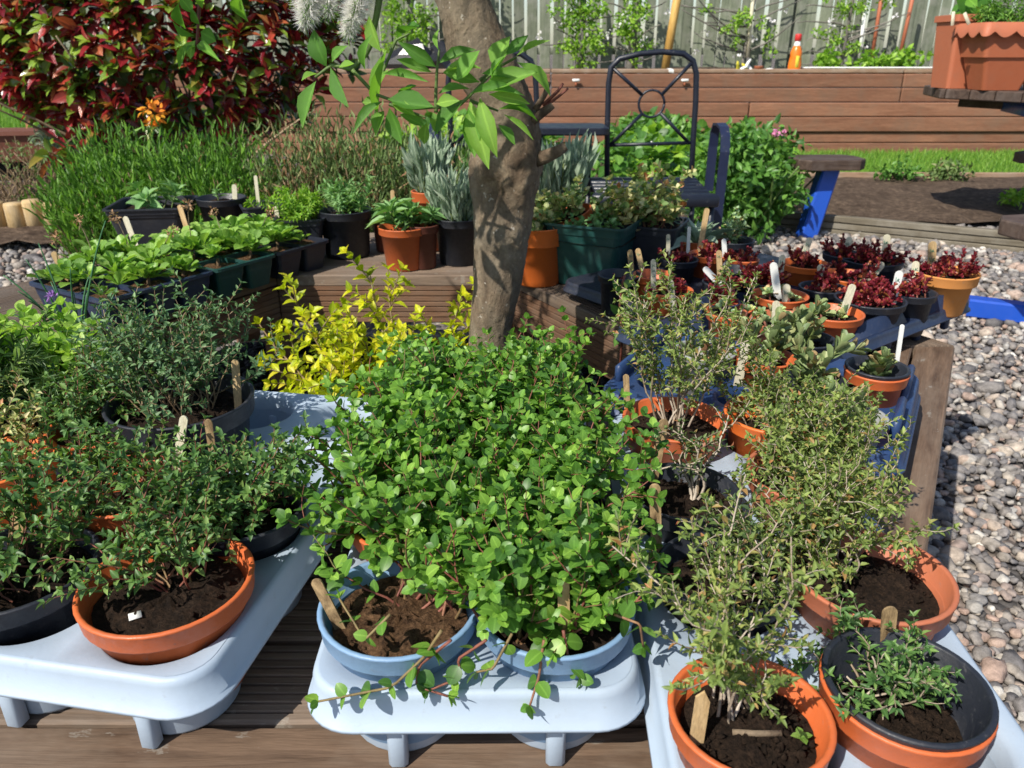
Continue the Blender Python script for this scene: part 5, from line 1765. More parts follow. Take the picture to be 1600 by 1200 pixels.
# oregano, eight pots
OL = {(0, 0): ('oregano in a sky blue pot with bare fibrous compost showing', 'pot_blue'), (1, 0): ('oregano in a sky blue pot with trailing purple stems over the tray edge', 'pot_blue'),
      (0, 1): ('oregano in an orange pot behind the sky blue pot with bare compost', 'pot_orange'), (1, 1): ('oregano in a dark pot behind the sky blue pot with trailing stems', 'pot_black'),
      (0, 2): ('oregano in an orange pot third from the bench front on the thyme side', 'pot_orange'), (1, 2): ('oregano in an orange pot third from the bench front on the woody thyme side', 'pot_orange'),
      (0, 3): ('oregano in a black pot at the golden shrub end of its tray', 'pot_black'), (1, 3): ('oregano in a brown pot at the tree end of its tray', 'pot_brown')}
OREG = {}
for (i, j), (lab, pm) in OL.items():
    x, y = cp(TM_, i, j)
    d = pot_at('O%d%d' % (i, j), 'potted_oregano', lab, 'potted plant', (x, y), 0.573, 0.066, pm, soil='soil_light' if (i, j) == (0, 0) else 'soil', group='potted oreganos')
    OREG[(i, j)] = d
    kw = dict(n=80, H=0.110, lean=1.15, base_r=0.05, node=0.0125, ll=0.0165, lw=0.0120, sides=2, side_len=0.045, f0=0.38, z0=d['sz'], wander=0.3, upn=1.0, ang=1.1)
    if (i, j) == (0, 0):
        kw.update(n=42, bias=(0.22, 0.30), H=0.115, center=(0.022, 0.026), base_r=0.036)
    elif (i, j) == (1, 0):
        kw.update(n=60, bias=(-0.04, 0.08), H=0.110, center=(-0.004, 0.006), base_r=0.046, lean=1.2)
    elif i == 1:
        kw.update(bias=(-0.10, 0.0), center=(-0.008, 0), H=0.112 if j < 3 else 0.095)
    elif j == 3:
        kw.update(H=0.095)
    lv, st = bush(**kw)
    # trailing runners over the tray edge
    runs = {(0, 0): [[(690, 985, .60), (660, 1030, .572), (612, 1074, .552), (560, 1084, .550), (498, 1096, .546)], [(705, 1000, .59), (655, 1040, .566), (650, 1072, .552), (700, 1088, .548)], [(610, 960, .6), (570, 1000, .585), (530, 935, .6)]],
            (1, 0): [[(760, 1000, .59), (715, 1030, .570), (722, 1058, .555), (672, 1078, .550)], [(850, 1000, .585), (842, 1058, .556), (828, 1102, .538)], [(880, 985, .59), (890, 1040, .562), (905, 1058, .554)], [(960, 960, .6), (1000, 975, .60), (1005, 1010, .57)], [(800, 990, .59), (770, 1045, .566), (745, 1050, .556)]]}.get((i, j), [])
    for rn in runs:
        P = np.array([np.array(un(u, v, z)) - np.array(d['c']) for u, v, z in rn])
        xs = np.linspace(0, len(P) - 1, 14)
        P = np.stack([np.interp(xs, range(len(P)), P[:, k]) for k in range(3)], 1)
        MB().add(*tube(P, np.linspace(0.0013, 0.0009, 14), 5), r=RG.random()).build('runner', M['stem_red'], d['root'])
        L = np.linalg.norm(np.diff(P, axis=0), axis=1).sum()
        leafy(lv, P, L, 0.017, 0.0155, 0.0125, 0.15, 1.2, upn=1.3, taper=0.2)
    plant(d, lv, st, T_ROUND, 'leaf_oregano', 'stem_red', 230 if j == 0 else (150 if j == 1 else 80))

# woody thymes, right tray
d = pot_at('R1', 'potted_thyme', 'leggy woody thyme in an orange pot of bare dark compost', 'potted plant', (0.170, 0.410), 0.568, 0.056, 'pot_orange', group=GT, drop=0.02, ncr=160)
lv, st = bush(n=14, H=0.165, lean=0.50, base_r=0.016, center=(-0.006, 0.016), node=0.0065, ll=0.0105, lw=0.0044, sides=8, side_len=0.034, f0=0.28, z0=d['sz'], bias=(0.04, 0.26), wander=0.45, r0=0.0011, jit=0.5, up=0.02)
plant(d, lv, st, T_THYME, 'leaf_thyme_pale', 'stem_grey', 120)
lv = Leaves()
for k in range(4):
    lv.add(np.array([0.034, -0.012, d['sz'] + 0.008]), np.array([math.cos(k * 1.6), math.sin(k * 1.6), 0.5]), UP, 0.008, 0.006)
put_leaves(lv, T_OVATE, M['leaf_saxifrage'], d['root'], 'seedling', 4, d['c'])
q = np.array([(-0.012, -0.004, d['sz'] + 0.004), (0.004, -0.007, d['sz'] + 0.006), (0.022, -0.006, d['sz'] + 0.005)])
MB().add(*tube(q, 0.0024, 7)).build('cut_twig', M['stem_grey'], d['root'])
d = pot_at('R2', 'potted_thyme', 'short dull thyme in a black pot nested inside an orange pot', 'potted plant', (0.291, 0.432), 0.568, 0.058, 'pot_orange', group=GT, inner='pot_black', drop=0.034, ncr=160)
lv, st = bush(n=16, H=0.075, lean=1.0, base_r=0.018, center=(-0.010, 0.016), node=0.007, ll=0.011, lw=0.0048, r0=0.0009, sides=4, side_len=0.03, f0=0.35, z0=d['sz'], bias=(-0.05, 0.15), wander=0.5)
plant(d, lv, st, T_THYME, 'leaf_thyme', 'stem_grey', 60)
d = pot_at('R3', 'potted_thyme', 'sprawling pale thyme spilling over a terracotta pot beside the gravel', 'potted plant', (0.322, 0.566), 0.572, 0.069, 'pot_terra', group=GT, drop=0.022, ncr=120)
lv, st = bush(n=34, H=0.115, lean=1.1, base_r=0.022, center=(-0.018, 0.024), node=0.0065, ll=0.0105, lw=0.0046, sides=6, side_len=0.035, f0=0.35, z0=d['sz'], bias=(-0.12, 0.30), wander=0.5, r0=0.0010, jit=0.5)
plant(d, lv, st, T_THYME, 'leaf_thyme_pale', 'stem_grey', 120)
d = pot_at('R4', 'potted_thyme', 'reddish dull thyme in a black pot behind the leggy orange pot', 'potted plant', cp(TR_, 0, 1), 0.560, 0.060, 'pot_black', group=GT)
lv, st = bush(n=13, H=0.085, lean=0.8, base_r=0.02, center=(0.02, 0.0), node=0.0065, ll=0.0105, lw=0.0045, sides=6, side_len=0.035, f0=0.3, z0=d['sz'], bias=(0.18, -0.05), wander=0.5, r0=0.0010, jit=0.5)
plant(d, lv, st, T_THYME, 'leaf_thyme_dull', 'stem_grey', 70)
d = pot_at('R5', 'potted_thyme', 'single crooked stem thyme in a black pot of bare compost', 'potted plant', (0.185, 0.712), 0.568, 0.058, 'pot_black', group=GT, ncr=140)
lv, st = bush(n=5, H=0.12, lean=0.5, base_r=0.003, center=(0.012, 0.0), node=0.007, ll=0.0105, lw=0.0044, sides=5, side_len=0.04, f0=0.55, z0=d['sz'], bias=(0.35, 0.30), wander=0.6, r0=0.0016)
plant(d, lv, st, T_THYME, 'leaf_thyme_dull', 'stem_grey', 40)
d = pot_at('R6', 'potted_thyme', 'tall airy pale thyme in an orange pot at the blue tray end', 'potted plant', (0.207, 0.880), 0.572, 0.064, 'pot_orange', group=GT)
lv, st = bush(n=15, H=0.225, lean=0.42, base_r=0.018, node=0.007, ll=0.0118, lw=0.0050, sides=9, side_len=0.042, f0=0.3, z0=d['sz'], bias=(-0.04, 0.1), wander=0.42, r0=0.0012, jit=0.4, side_f=(0.3, 0.97))
plant(d, lv, st, T_THYME, 'leaf_thyme_pale', 'stem_grey', 100)
d = pot_at('R7', 'potted_thyme', 'bushy yellow green thyme in a terracotta pot behind the sprawling one', 'potted plant', cp(TR_, 1, 2), 0.575, 0.066, 'pot_terra', group=GT)
lv, st = bush(n=56, H=0.11, lean=1.05, base_r=0.04, node=0.0068, ll=0.0108, lw=0.0048, r0=0.0009, sides=5, side_len=0.035, f0=0.25, z0=d['sz'], wander=0.5, bias=(0.12, -0.02), jit=0.5)
plant(d, lv, st, T_THYME, 'leaf_thyme_pale', 'stem_grey', 120)
d = pot_at('R8', 'potted_thyme', 'thin thyme in a bright orange pot touching the blue tray', 'potted plant', cp(TR_, 1, 3), 0.572, 0.058, 'pot_bright', group=GT, drop=0.03)
lv, st = bush(n=22, H=0.115, lean=0.75, base_r=0.03, node=0.007, ll=0.0108, lw=0.0048, r0=0.0009, sides=6, side_len=0.04, f0=0.4, z0=d['sz'], wander=0.5)
plant(d, lv, st, T_THYME, 'leaf_thyme_pale', 'stem_grey', 50)

# ------------------------------------------------------------------ golden shrub under the tree
gs = thing('golden_shrub', 'golden yellow leaved shrub growing inside the bench beside the trunk', 'shrub', (-0.25, 1.50, 0.1))
lv, st = bush(n=36, H=0.44, lean=0.75, base_r=0.06, node=0.019, ll=0.037, lw=0.021, sides=6, side_len=0.09, f0=0.4, wander=0.25, r0=0.003, side_f=(0.45, 0.98), up=0.02)
st.build('stems', M['stem_woody'], gs)['kind'] = 'stuff'
put_leaves(lv, T_LANCE, M['leaf_gold'], gs, 'foliage', 290, (-0.25, 1.50, 0.1))

# ------------------------------------------------------------------ saxifrage in module trays
el, ew = Vector((0.52, 0.854)), Vector((-0.854, 0.52))
b0 = Vector((-0.845, 1.523))


def module_tray(label, start, n_l, n_w, mat, pitch=0.092):
    c = b0 + el * (start + n_l * pitch / 2) + ew * (n_w * pitch / 2)
    root = thing('module_tray', label, 'seed tray', (c.x, c.y, BZ), 'module trays of saxifrage', math.atan2(el.y, el.x))
    sm = MB()
    h = 0.078
    for i in range(n_l):
        for j in range(n_w):
            x, y = (i - (n_l - 1) / 2) * pitch, (j - (n_w - 1) / 2) * pitch
            rg = lambda s, z: [(x + a, y + b, z) for a, b in rrect(s, s, 0.008, 3)]
            MB().add(*loft([rg(0.032, 0.002), rg(0.0435, h - 0.004), rg(0.0455, h - 0.003), rg(0.0455, h), rg(0.042, h), rg(0.040, h - 0.03)], True, False)).build('cell', M[mat], root, smooth=False)
            V, F = soil_disc(0.052, 0, 4 * 4, 4, 0.004)
            V = [(x + max(-0.041, min(0.041, a * 1.1)), y + max(-0.041, min(0.041, b * 1.1)), h - 0.012 + z) for a, b, z in V]
            MB().add(V, F).build('soil', M['soil_light'], root)
    rim = MB()
    X, Y = n_l * pitch / 2, n_w * pitch / 2
    o = [[(a, b, z) for a, b in rrect(X + e, Y + e, 0.012 + e, 3)] for e, z in ((-0.003, h - 0.0006), (0.004, h - 0.001), (0.0045, h - 0.008), (0.003, h - 0.008))]
    MB().add(*loft(o)).build('rim', M[mat], root, smooth=False)
    return root


module_tray('blue black module tray with a bare soil corner holding saxifrages', 0.0, 3, 3, 'tray_blue')
module_tray('dark green module tray of saxifrages in the middle of the row', 0.284, 2, 3, 'pot_green')
module_tray('black module tray of saxifrages at the far end touching the black pots', 0.477, 2, 3, 'tray_black')


def rosette(lv, c, n, L, W, lo=0.15, hi=1.25, ax=UP, sz=0.5):
    a = norm(np.cross(ax, np.array([0.3, 0.9, 0.1])))
    b = np.cross(ax, a)
    th = RG.random() * 6
    for k in range(n):
        f = k / max(1, n - 1)
        an = hi + (lo - hi) * f
        th += 2.4
        o = math.cos(th) * a + math.sin(th) * b
        s = (1 - sz * f) * RG.uniform(0.85, 1.12)
        lv.add(np.array(c) + o * L * 0.05, ax * math.cos(an) + o * math.sin(an), ax * math.sin(an) - o * math.cos(an) + rv(0.15), L * s, W * s)


SX = [(0.04, 0.14, 1), (0.05, 0.23, 1), (0.14, 0.05, 1), (0.14, 0.14, 1.2), (0.14, 0.23, 1.2), (0.23, 0.05, 0.9), (0.23, 0.14, 1.2), (0.23, 0.23, 1.2), (0.33, 0.05, 0.8), (0.33, 0.14, 1.25), (0.33, 0.23, 1.2), (0.43, 0.05, 1.0), (0.43, 0.14, 1.25), (0.43, 0.23, 1.2),
      (0.53, 0.06, 1.1), (0.53, 0.15, 1.25), (0.53, 0.24, 1.2), (0.61, 0.06, 0.7), (0.61, 0.15, 1.1), (0.61, 0.24, 1.1), (0.04, 0.05, 0.75)]
for k, (l, w, s) in enumerate(SX):
    c = b0 + el * l + ew * w
    t = thing('saxifrage', ('pale saxifrage ' + ('with dead flower stem ' if k in (1, 4, 6, 9, 12, 15, 7) else '') + 'rooted in the ' + ('blue black' if l < 0.28 else 'dark green' if l < 0.47 else 'black') + ' module tray'), 'plant', (c.x, c.y, BZ + 0.068), 'saxifrages in the module trays')
    lv = Leaves()
    for q in range(4 if s > 0.85 else 2):
        rosette(lv, (RG.normal() * 0.018, RG.normal() * 0.018, 0.010 + RG.random() * 0.025), 11, 0.052 * s, 0.026 * s, 0.1, 1.2, norm(UP + rv(0.25)))
    put_leaves(lv, T_SPOON, M['leaf_saxifrage'], t, 'foliage', 30, (c.x, c.y, BZ + 0.068))
    MB().add(*tube([(0, 0, -0.01), (0.002, 0, 0.02)], 0.004, 6)).build('crown', M['stem_woody'], t)
    if k in (1, 4, 6, 9, 12, 15, 7):
        p = grow((0, 0, 0), (RG.normal() * 0.25, RG.normal() * 0.2, 1), RG.uniform(0.10, 0.17), 7, 0.14)
        fs = MB().add(*tube(p, np.linspace(0.0014, 0.0009, 8), 5)).build('dead_flower_stem', M['stem_grey'], t)
        dl = Leaves()
        foliage_ball(p[-1], (0.012, 0.012, 0.014), 34, 0.010, 0.005, lv=dl, shell=0.2)
        put_leaves(dl, T_DIA, M['dry'], fs, 'dead_flowers')

# ------------------------------------------------------------------ pots along the back of the bench
def sage_like(d, leafm, n_stems, H, L, W, nl=9, stemm='stem_green', t=T_LANCE, spread=0.5, n_obj=50, r=0.5, lo=0.15, hi=1.2):
    lv, st = Leaves(), MB()
    for k in range(n_stems):
        a, rr = RG.random() * 2 * pi, d['r'] * r * math.sqrt(RG.random())
        p = np.array([rr * math.cos(a), rr * math.sin(a), d['sz']])
        q = grow(p, (math.cos(a) * spread, math.sin(a) * spread, 1), H * RG.uniform(0.6, 1.1), 5, 0.2)
        st.add(*tube(q, 0.0022, 5), r=RG.random())
        for f in (0.45, 0.75, 1.0):
            c, tt = along(q, f * 0.99)
            rosette(lv, c, nl if f == 1 else nl // 2 + 1, L * (0.9 if f == 1 else 1), W, lo if f == 1 else 0.8, hi, tt)
    plant(d, lv, st, t, leafm, stemm, n_obj)


def silver(d, n=26, H=0.14, n_obj=90, L=0.062, W=0.010):
    lv, st = Leaves(), MB()
    for k in range(n):
        a, rr = RG.random() * 2 * pi, d['r'] * 0.65 * math.sqrt(RG.random())
        p = np.array([rr * math.cos(a), rr * math.sin(a), d['sz']])
        q = grow(p, (math.cos(a) * 0.28, math.sin(a) * 0.28, 1), H * RG.uniform(0.55, 1.0), 5, 0.12)
        st.add(*tube(q, 0.002, 4), r=RG.random())
        for f in np.linspace(0.15, 0.98, 7):
            c, tt = along(q, f)
            o = norm(np.cross(tt, rv()))
            for s in (-1, 1):
                lv.add(c, tt * 0.9 + o * s * 0.38 + rv(0.1), o * s + rv(0.3), L * RG.uniform(0.7, 1.1), W)
    plant(d, lv, st, T_LANCE, 'leaf_silver', 'stem_green', n_obj)


GB = 'pots along the back of the bench'
d = potted('B1', 'potted_primula', 'long black trough pot with broad green leaves under the lavender', 'potted plant', 238, 316, 112, 0.575, 'pot_black', h=0.12, sq=0.15, group=GB, drop=0.03)
sage_like(d, 'leaf_sage', 5, 0.07, 0.06, 0.030, 8, n_obj=40)
d = potted('B2', 'potted_seedling', 'small round black pot of soil beside the trough pot', 'potted plant', 345, 308, 74, 0.575, 'pot_black', h=0.12, group=GB)
sage_like(d, 'leaf_sage', 1, 0.03, 0.03, 0.014, 5, n_obj=8)
d = potted('B2b', 'potted_seedling', 'empty looking black pot wedged behind the square black pot', 'potted plant', 408, 318, 60, 0.56, 'pot_black', h=0.11, sq=0.4, group=GB)
sage_like(d, 'leaf_bright', 3, 0.03, 0.03, 0.014, 5, n_obj=8)
d = potted('B3', 'potted_hebe', 'square black pot of bright small leaved shoots', 'potted plant', 468, 337, 72, 0.572, 'pot_black', h=0.122, sq=0.25, group=GB)
lv, st = bush(n=22, H=0.085, lean=0.8, base_r=0.05, node=0.010, ll=0.022, lw=0.008, sides=2, f0=0.15, z0=d['sz'], whorl=3)
plant(d, lv, st, T_LANCE, 'leaf_bright', 'stem_green', 60)
d = potted('B4', 'potted_penstemon', 'round black pot with several leafy upright shoots', 'potted plant', 538, 327, 82, 0.583, 'pot_black', h=0.133, group=GB, taper=0.84)
lv, st = bush(n=16, H=0.09, lean=0.6, base_r=0.055, node=0.012, ll=0.030, lw=0.009, sides=1, f0=0.15, z0=d['sz'], whorl=3)
plant(d, lv, st, T_LANCE, 'leaf_sage', 'stem_green', 60)
d = potted('B5', 'potted_seedling', 'small dark red pot behind the orange sage pot', 'potted plant', 601, 334, 44, 0.56, 'pot_brown', h=0.11, group=GB)
sage_like(d, 'leaf_sage', 2, 0.03, 0.04, 0.012, 6, n_obj=8)
d = potted('B6', 'potted_sage', 'fan of green sage leaves in an orange pot on the deck', 'potted plant', 629, 353, 76, 0.566, 'pot_orange', h=0.116, group=GB, drop=0.022, taper=0.74)
sage_like(d, 'leaf_sage', 4, 0.07, 0.075, 0.024, 9, n_obj=44, spread=0.35, r=0.3)
d = potted('B7', 'potted_sage', 'leafy sage in a brown pot between orange pot and black pot', 'potted plant', 659, 350, 52, 0.57, 'pot_brown', h=0.12, group=GB)
sage_like(d, 'leaf_sage', 4, 0.05, 0.05, 0.018, 8, n_obj=30)
d = potted('B8', 'potted_curry_plant', 'silvery grey foliage in a raised orange pot behind the black pot', 'potted plant', 668, 298, 50, 0.625, 'pot_orange', h=0.175, group=GB)
silver(d, 24, 0.13, 70, 0.065, 0.014)
d = potted('B9', 'potted_lavender', 'silver leaved lavender in a black pot against the trunk', 'potted plant', 716, 338, 80, 0.58, 'pot_black', h=0.13, group=GB, drop=0.02)
silver(d, 40, 0.11, 110, 0.060, 0.010)
d = potted('B10', 'potted_ivy', 'yellow variegated creeper in a tall bright orange pot by the trunk', 'potted plant', 842, 352, 80, 0.598, 'pot_bright', h=0.148, group=GB, taper=0.86, rim=0.045)
lv, st = bush(n=24, H=0.09, lean=1.0, base_r=0.03, node=0.012, ll=0.022, lw=0.018, sides=2, f0=0.3, z0=d['sz'])
plant(d, lv, st, T_ROUND, 'leaf_variegated', 'stem_red', 60)
d = potted('B11', 'potted_lambs_ear', 'tall silver lambs ear in a pot behind the bright orange pot', 'potted plant', 868, 318, 88, 0.605, 'pot_terra', h=0.155, group=GB)
silver(d, 34, 0.155, 110, 0.075, 0.017)
d = potted('B12', 'potted_ivy', 'tilted orange pot behind the green square pot', 'potted plant', 918, 325, 64, 0.625, 'pot_orange', h=0.13, group=GB, tilt=(0.12, -0.35, 0))
lv, st = bush(n=12, H=0.08, lean=1.0, base_r=0.03, node=0.012, ll=0.022, lw=0.018, sides=1, f0=0.3, z0=d['sz'])
plant(d, lv, st, T_ROUND, 'leaf_variegated', 'stem_red', 20)
d = potted('B13', 'potted_seedling', 'large dark green square pot standing on the bench corner', 'potted plant', 931, 341, 128, 0.612, 'pot_green', h=0.162, sq=-0.42, group=GB, drop=0.045, taper=0.72)
lv, st = bush(n=9, H=0.07, lean=1.0, base_r=0.05, node=0.014, ll=0.024, lw=0.016, sides=1, f0=0.3, z0=d['sz'], bias=(0.2, 0))
plant(d, lv, st, T_OVATE, 'leaf_sage', 'stem_red', 30)
d = potted('B14', 'potted_ivy', 'cream edged ivy trailing from a black square pot', 'potted plant', 1018, 345, 98, 0.595, 'pot_black', h=0.145, sq=-0.42, group=GB, drop=0.02, taper=0.75)
lv, st = bush(n=38, H=0.15, lean=1.0, base_r=0.06, node=0.016, ll=0.026, lw=0.020, sides=2, f0=0.25, z0=d['sz'], bias=(-0.25, 0.1))
plant(d, lv, st, T_ROUND, 'leaf_variegated', 'stem_red', 110)
d = potted('B15', 'potted_lambs_ear', 'broad silver green rosette in an orange pot beyond the sedum tray', 'potted plant', 1090, 372, 78, 0.552, 'pot_orange', h=0.10, group=GB)
lv = Leaves()
rosette(lv, (0, 0, d['sz']), 16, 0.125, 0.042, 0.12, 1.25)
plant(d, lv, None, T_LANCE, 'leaf_silver', 'stem_green', 16)
d = potted('B16', 'potted_sedum', 'round black pot with a red marker and a small grey plant', 'potted plant', 1146, 374, 64, 0.55, 'pot_black', h=0.10, group=GB)
lv, st = bush(n=8, H=0.08, lean=0.9, base_r=0.02, node=0.010, ll=0.022, lw=0.013, sides=1, f0=0.3, z0=d['sz'], bias=(-0.3, 0))
plant(d, lv, st, T_OVATE, 'leaf_sedum_green', 'stem_green', 20)

# ------------------------------------------------------------------ sedums and other succulents
GS = 'small sedum pots'


def red_sedum(d, n=9, H=0.045, n_obj=40):
    lv, st = bush(n=n, H=H, lean=1.1, base_r=d['r'] * 0.6, node=0.0062, ll=0.0125, lw=0.009, sides=2, side_len=0.02, f0=0.25, z0=d['sz'], whorl=3, wander=0.5, r0=0.0016, side_f0=0.3)
    plant(d, lv, st, T_SUCC, 'leaf_sedum_red', 'stem_red', n_obj)


def green_sedum(d, n=9, n_obj=50, L=0.017, spread=0.8):
    lv, st = Leaves(), MB()
    for k in range(n):
        a, rr = RG.random() * 2 * pi, d['r'] * spread * math.sqrt(RG.random())
        p = np.array([rr * math.cos(a), rr * math.sin(a), d['sz'] + RG.uniform(0.004, 0.018)])
        rosette(lv, p, 12, L, L * 0.62, 0.15, 1.35, norm(UP + rv(0.35)))
        st.add(*tube([(p[0] * 0.8, p[1] * 0.8, d['sz'] - 0.004), tuple(p)], 0.002, 5), r=RG.random())
    plant(d, lv, st, T_SUCC, 'leaf_sedum_green', 'stem_red', n_obj)


def crassula(d, n=3, H=0.10, n_obj=50, L=0.030, W=0.015, spread=0.5, lean=0.45):
    lv, st = bush(n=n, H=H, lean=lean, base_r=d['r'] * spread, node=0.0125, ll=L, lw=W, sides=1, side_len=0.03, f0=0.15, z0=d['sz'], ang=1.15, wander=0.3, r0=0.0028)
    plant(d, lv, st, T_SUCC, 'leaf_crassula', 'stem_green', n_obj)


SED = [('S1', 'bare black pot at the green square pot corner of the sedum tray', 968, 428, 66, 'pot_black', None),
       ('S2', 'nearly bare orange pot next to the corner black pot', 1022, 428, 62, 'pot_orange', None),
       ('S3', 'orange rimmed pot with thin red stems in front of the bare orange pot', 1045, 452, 74, 'pot_orange', 'r1'),
       ('S4', 'black pot with a small red sedum tuft beside the ivy pot', 1062, 404, 56, 'pot_black', 'r'),
       ('S5', 'orange pot of red sedum in front of the silver rosette', 1108, 396, 60, 'pot_orange', 'r'),
       ('S6', 'black pot of red sedum with a fallen white label across it', 1128, 440, 58, 'pot_black', 'r'),
       ('S7', 'shallow black pot with a pale upright label and bare soil', 1152, 420, 54, 'pot_black', None),
       ('S8', 'small orange pot tucked against the blue tray divider', 1162, 404, 46, 'pot_orange', 'r1'),
       ('S9', 'dark blue pot of low dark red sedum', 1125, 470, 60, 'tray_blue', 'r'),
       ('S10', 'orange pot of loose green sedum rosettes with bare patch', 1148, 486, 86, 'pot_orange', 'g1'),
       ('S11', 'orange pot of blue green sedum with crossed white labels', 1219, 460, 84, 'pot_orange', 'g'),
       ('S12', 'terracotta pot packed with green sedum rosettes', 1228, 500, 106, 'pot_terra', 'g2'),
       ('S13', 'orange pot with a fat green sedum shoot and slanting label', 1300, 487, 94, 'pot_orange', 'g'),
       ('S14', 'black pot of red sedum with a short upright label', 1286, 448, 70, 'pot_black', 'r'),
       ('S15', 'bright orange pot of red sedum nearest the blue seat leg', 1259, 411, 72, 'pot_bright', 'r'),
       ('S16', 'bright orange pot with one tall red sedum stem', 1326, 430, 84, 'pot_bright', 'r2'),
       ('S17', 'black pot overflowing with glossy wine red sedum', 1360, 466, 104, 'pot_black', 'R'),
       ('S18', 'black pot of dense deep red sedum along the gravel edge', 1362, 404, 92, 'pot_black', 'R'),
       ('S19', 'black ringed pot of red sedum next to the clay pot', 1424, 455, 74, 'pot_black', 'r'),
       ('S20', 'shallow tan clay pot of purple red sedum at the tray corner', 1478, 424, 94, 'pot_clay', 'P'),
       ('S21', 'black pot filled with tiny dark red sedum beads', 1192, 438, 58, 'pot_black', 'R'),
       ('S22', 'black pot of red and olive sedum behind the bright orange pots', 1318, 396, 60, 'pot_black', 'r')]
for key, lab, u, v, w, pm, pl in SED:
    d = potted(key, 'potted_sedum', lab, 'potted plant', u, v, w, 0.553 if key != 'S20' else 0.575, pm, h=0.088, group=GS, drop=0.014 if pl not in (None,) else 0.022, ncr=14, rim=0.022 if key == 'S20' else None, soil='soil_light' if pl == 'g1' else 'soil')
    if pl == 'r':
        red_sedum(d)
    elif pl == 'r1':
        red_sedum(d, 5, 0.035, 16)
    elif pl == 'r2':
        red_sedum(d, 5, 0.08, 30)
    elif pl == 'R':
        red_sedum(d, 24, 0.050, 80)
    elif pl == 'P':
        red_sedum(d, 16, 0.055, 50)
    elif pl == 'g':
        green_sedum(d)
    elif pl == 'g1':
        green_sedum(d, 5, 30)
    elif pl == 'g2':
        green_sedum(d, 16, 90)
    elif pl is None:
        lv, st = bush(n=3, H=0.02, lean=1.2, base_r=0.015, node=0.005, ll=0.006, lw=0.004, sides=0, z0=d['sz'])
        plant(d, lv, st, T_SUCC, 'leaf_sedum_red', 'stem_red', 4)
# blue tray
d = potted('C1', 'potted_echeveria', 'stacked green succulent rosette in a black liner inside an orange pot', 'potted plant', 1370, 578, 92, 0.570, 'pot_orange', h=0.10, group=GS, inner='pot_black', drop=0.024)
lv = Leaves()
for k in range(5):
    rosette(lv, (0.002 * k, 0, d['sz'] + 0.008 + k * 0.0085), 8, 0.034 - 0.004 * k, 0.019 - 0.002 * k, 0.9 if k < 4 else 0.2, 1.35, UP, 0.15)
plant(d, lv, MB().add(*tube([(0, 0, d['sz'] - 0.01), (0.005, 0, d['sz'] + 0.045)], 0.004, 6)), T_SUCC, 'leaf_crassula', 'stem_green', 40)
d = potted('C2', 'potted_crassula', 'grey translucent pot with a wooden label and a leaning succulent', 'potted plant', 1328, 648, 110, 0.560, 'pot_grey', h=0.10, group=GS, drop=0.040)
crassula(d, 2, 0.09, 30)
d = potted('C3', 'potted_crassula', 'pale grey pot with a low succulent behind the tall thyme', 'potted plant', 1102, 546, 92, 0.565, 'pot_grey', h=0.10, group=GS, drop=0.030)
crassula(d, 3, 0.045, 30, 0.024, 0.013)
d = potted('C4', 'potted_crassula', 'black pot of upright grey green crassula stems beside the rosette pot', 'potted plant', 1275, 592, 92, 0.560, 'pot_black', h=0.10, group=GS)
crassula(d, 4, 0.085, 50)
d = potted('C5', 'potted_crassula', 'bushy bronze tipped crassula in an orange pot behind the bright orange thyme pot', 'potted plant', 1195, 556, 92, 0.560, 'pot_orange', h=0.10, group=GS)
crassula(d, 5, 0.075, 70)
d = potted('C6', 'potted_crassula', 'dark pot of tall crassula in the far corner of the bright blue tray', 'potted plant', 1260, 528, 86, 0.560, 'pot_black', h=0.10, group=GS)
crassula(d, 4, 0.075, 50, spread=0.7)

# thin bare climbing stems against the inner bench face
t = thing('wiry_seedling', 'thin young climber with a few round leaves against the bench inner face', 'plant', tuple(un(966, 545, 0.30)))
rootw = np.array(un(966, 545, 0.30))
P = np.array([np.array(aty(u, v, 1.42)) - rootw for u, v in ((970, 560), (972, 520), (968, 480), (972, 445), (978, 425))])
MB().add(*tube(np.vstack([[(0, 0, -0.18)], P]), 0.0022, 6)).build('stem', M['stem_red'], t)
lv = Leaves()
for (u0, v0, u1, v1) in ((972, 520, 958, 540), (970, 505, 985, 490), (969, 490, 955, 478), (969, 470, 985, 458), (970, 455, 960, 440), (974, 440, 988, 446), (972, 530, 960, 518)):
    A, Bq = np.array(aty(u0, v0, 1.42)) - rootw, np.array(aty(u1, v1, 1.41)) - rootw
    lv.add(A, Bq - A, np.array([-0.2, -0.8, 0.6]) + rv(0.3), np.linalg.norm(Bq - A), 0.016)
put_leaves(lv, T_OVATE, M['leaf_oregano'], t, 'foliage', 7, rootw)

# ------------------------------------------------------------------ plant labels
W_ = 'wooden stick label '
stick(367, 562, 373, 642, 0.583, 'clean tan stick label in the wide black thyme pot', 11)
stick(288, 650, 268, 775, 0.555, 'tall pale stick label in the orange pot with red inner wall', 11, 'stick_pale')
stick(263, 752, 266, 835, 0.545, 'broad tan stick label among thyme of the orange corner pot', 20)
stick(325, 655, 338, 745, 0.56, 'brown stained stick label in the spreading thyme pot', 11, 'stick_dirty')
stick(28, 782, 24, 860, 0.555, 'pale stick label in the black pot of the left tray front', 18)
stick(492, 905, 532, 982, 0.556, 'dirty slanting stick label in the sky blue pot with bare compost', 16, 'stick_dirty')
stick(880, 900, 882, 1006, 0.556, 'smooth tan stick label in the sky blue pot with trailing stems', 17)
stick(693, 768, 694, 830, 0.56, 'stick label tip poking out of the oregano behind bare compost pot', 14)
stick(752, 645, 752, 700, 0.56, 'mostly buried stick label deep in the oregano middle', 10)
stick(737, 578, 737, 640, 0.56, 'stick label tip in the oregano closest to the trunk', 12)
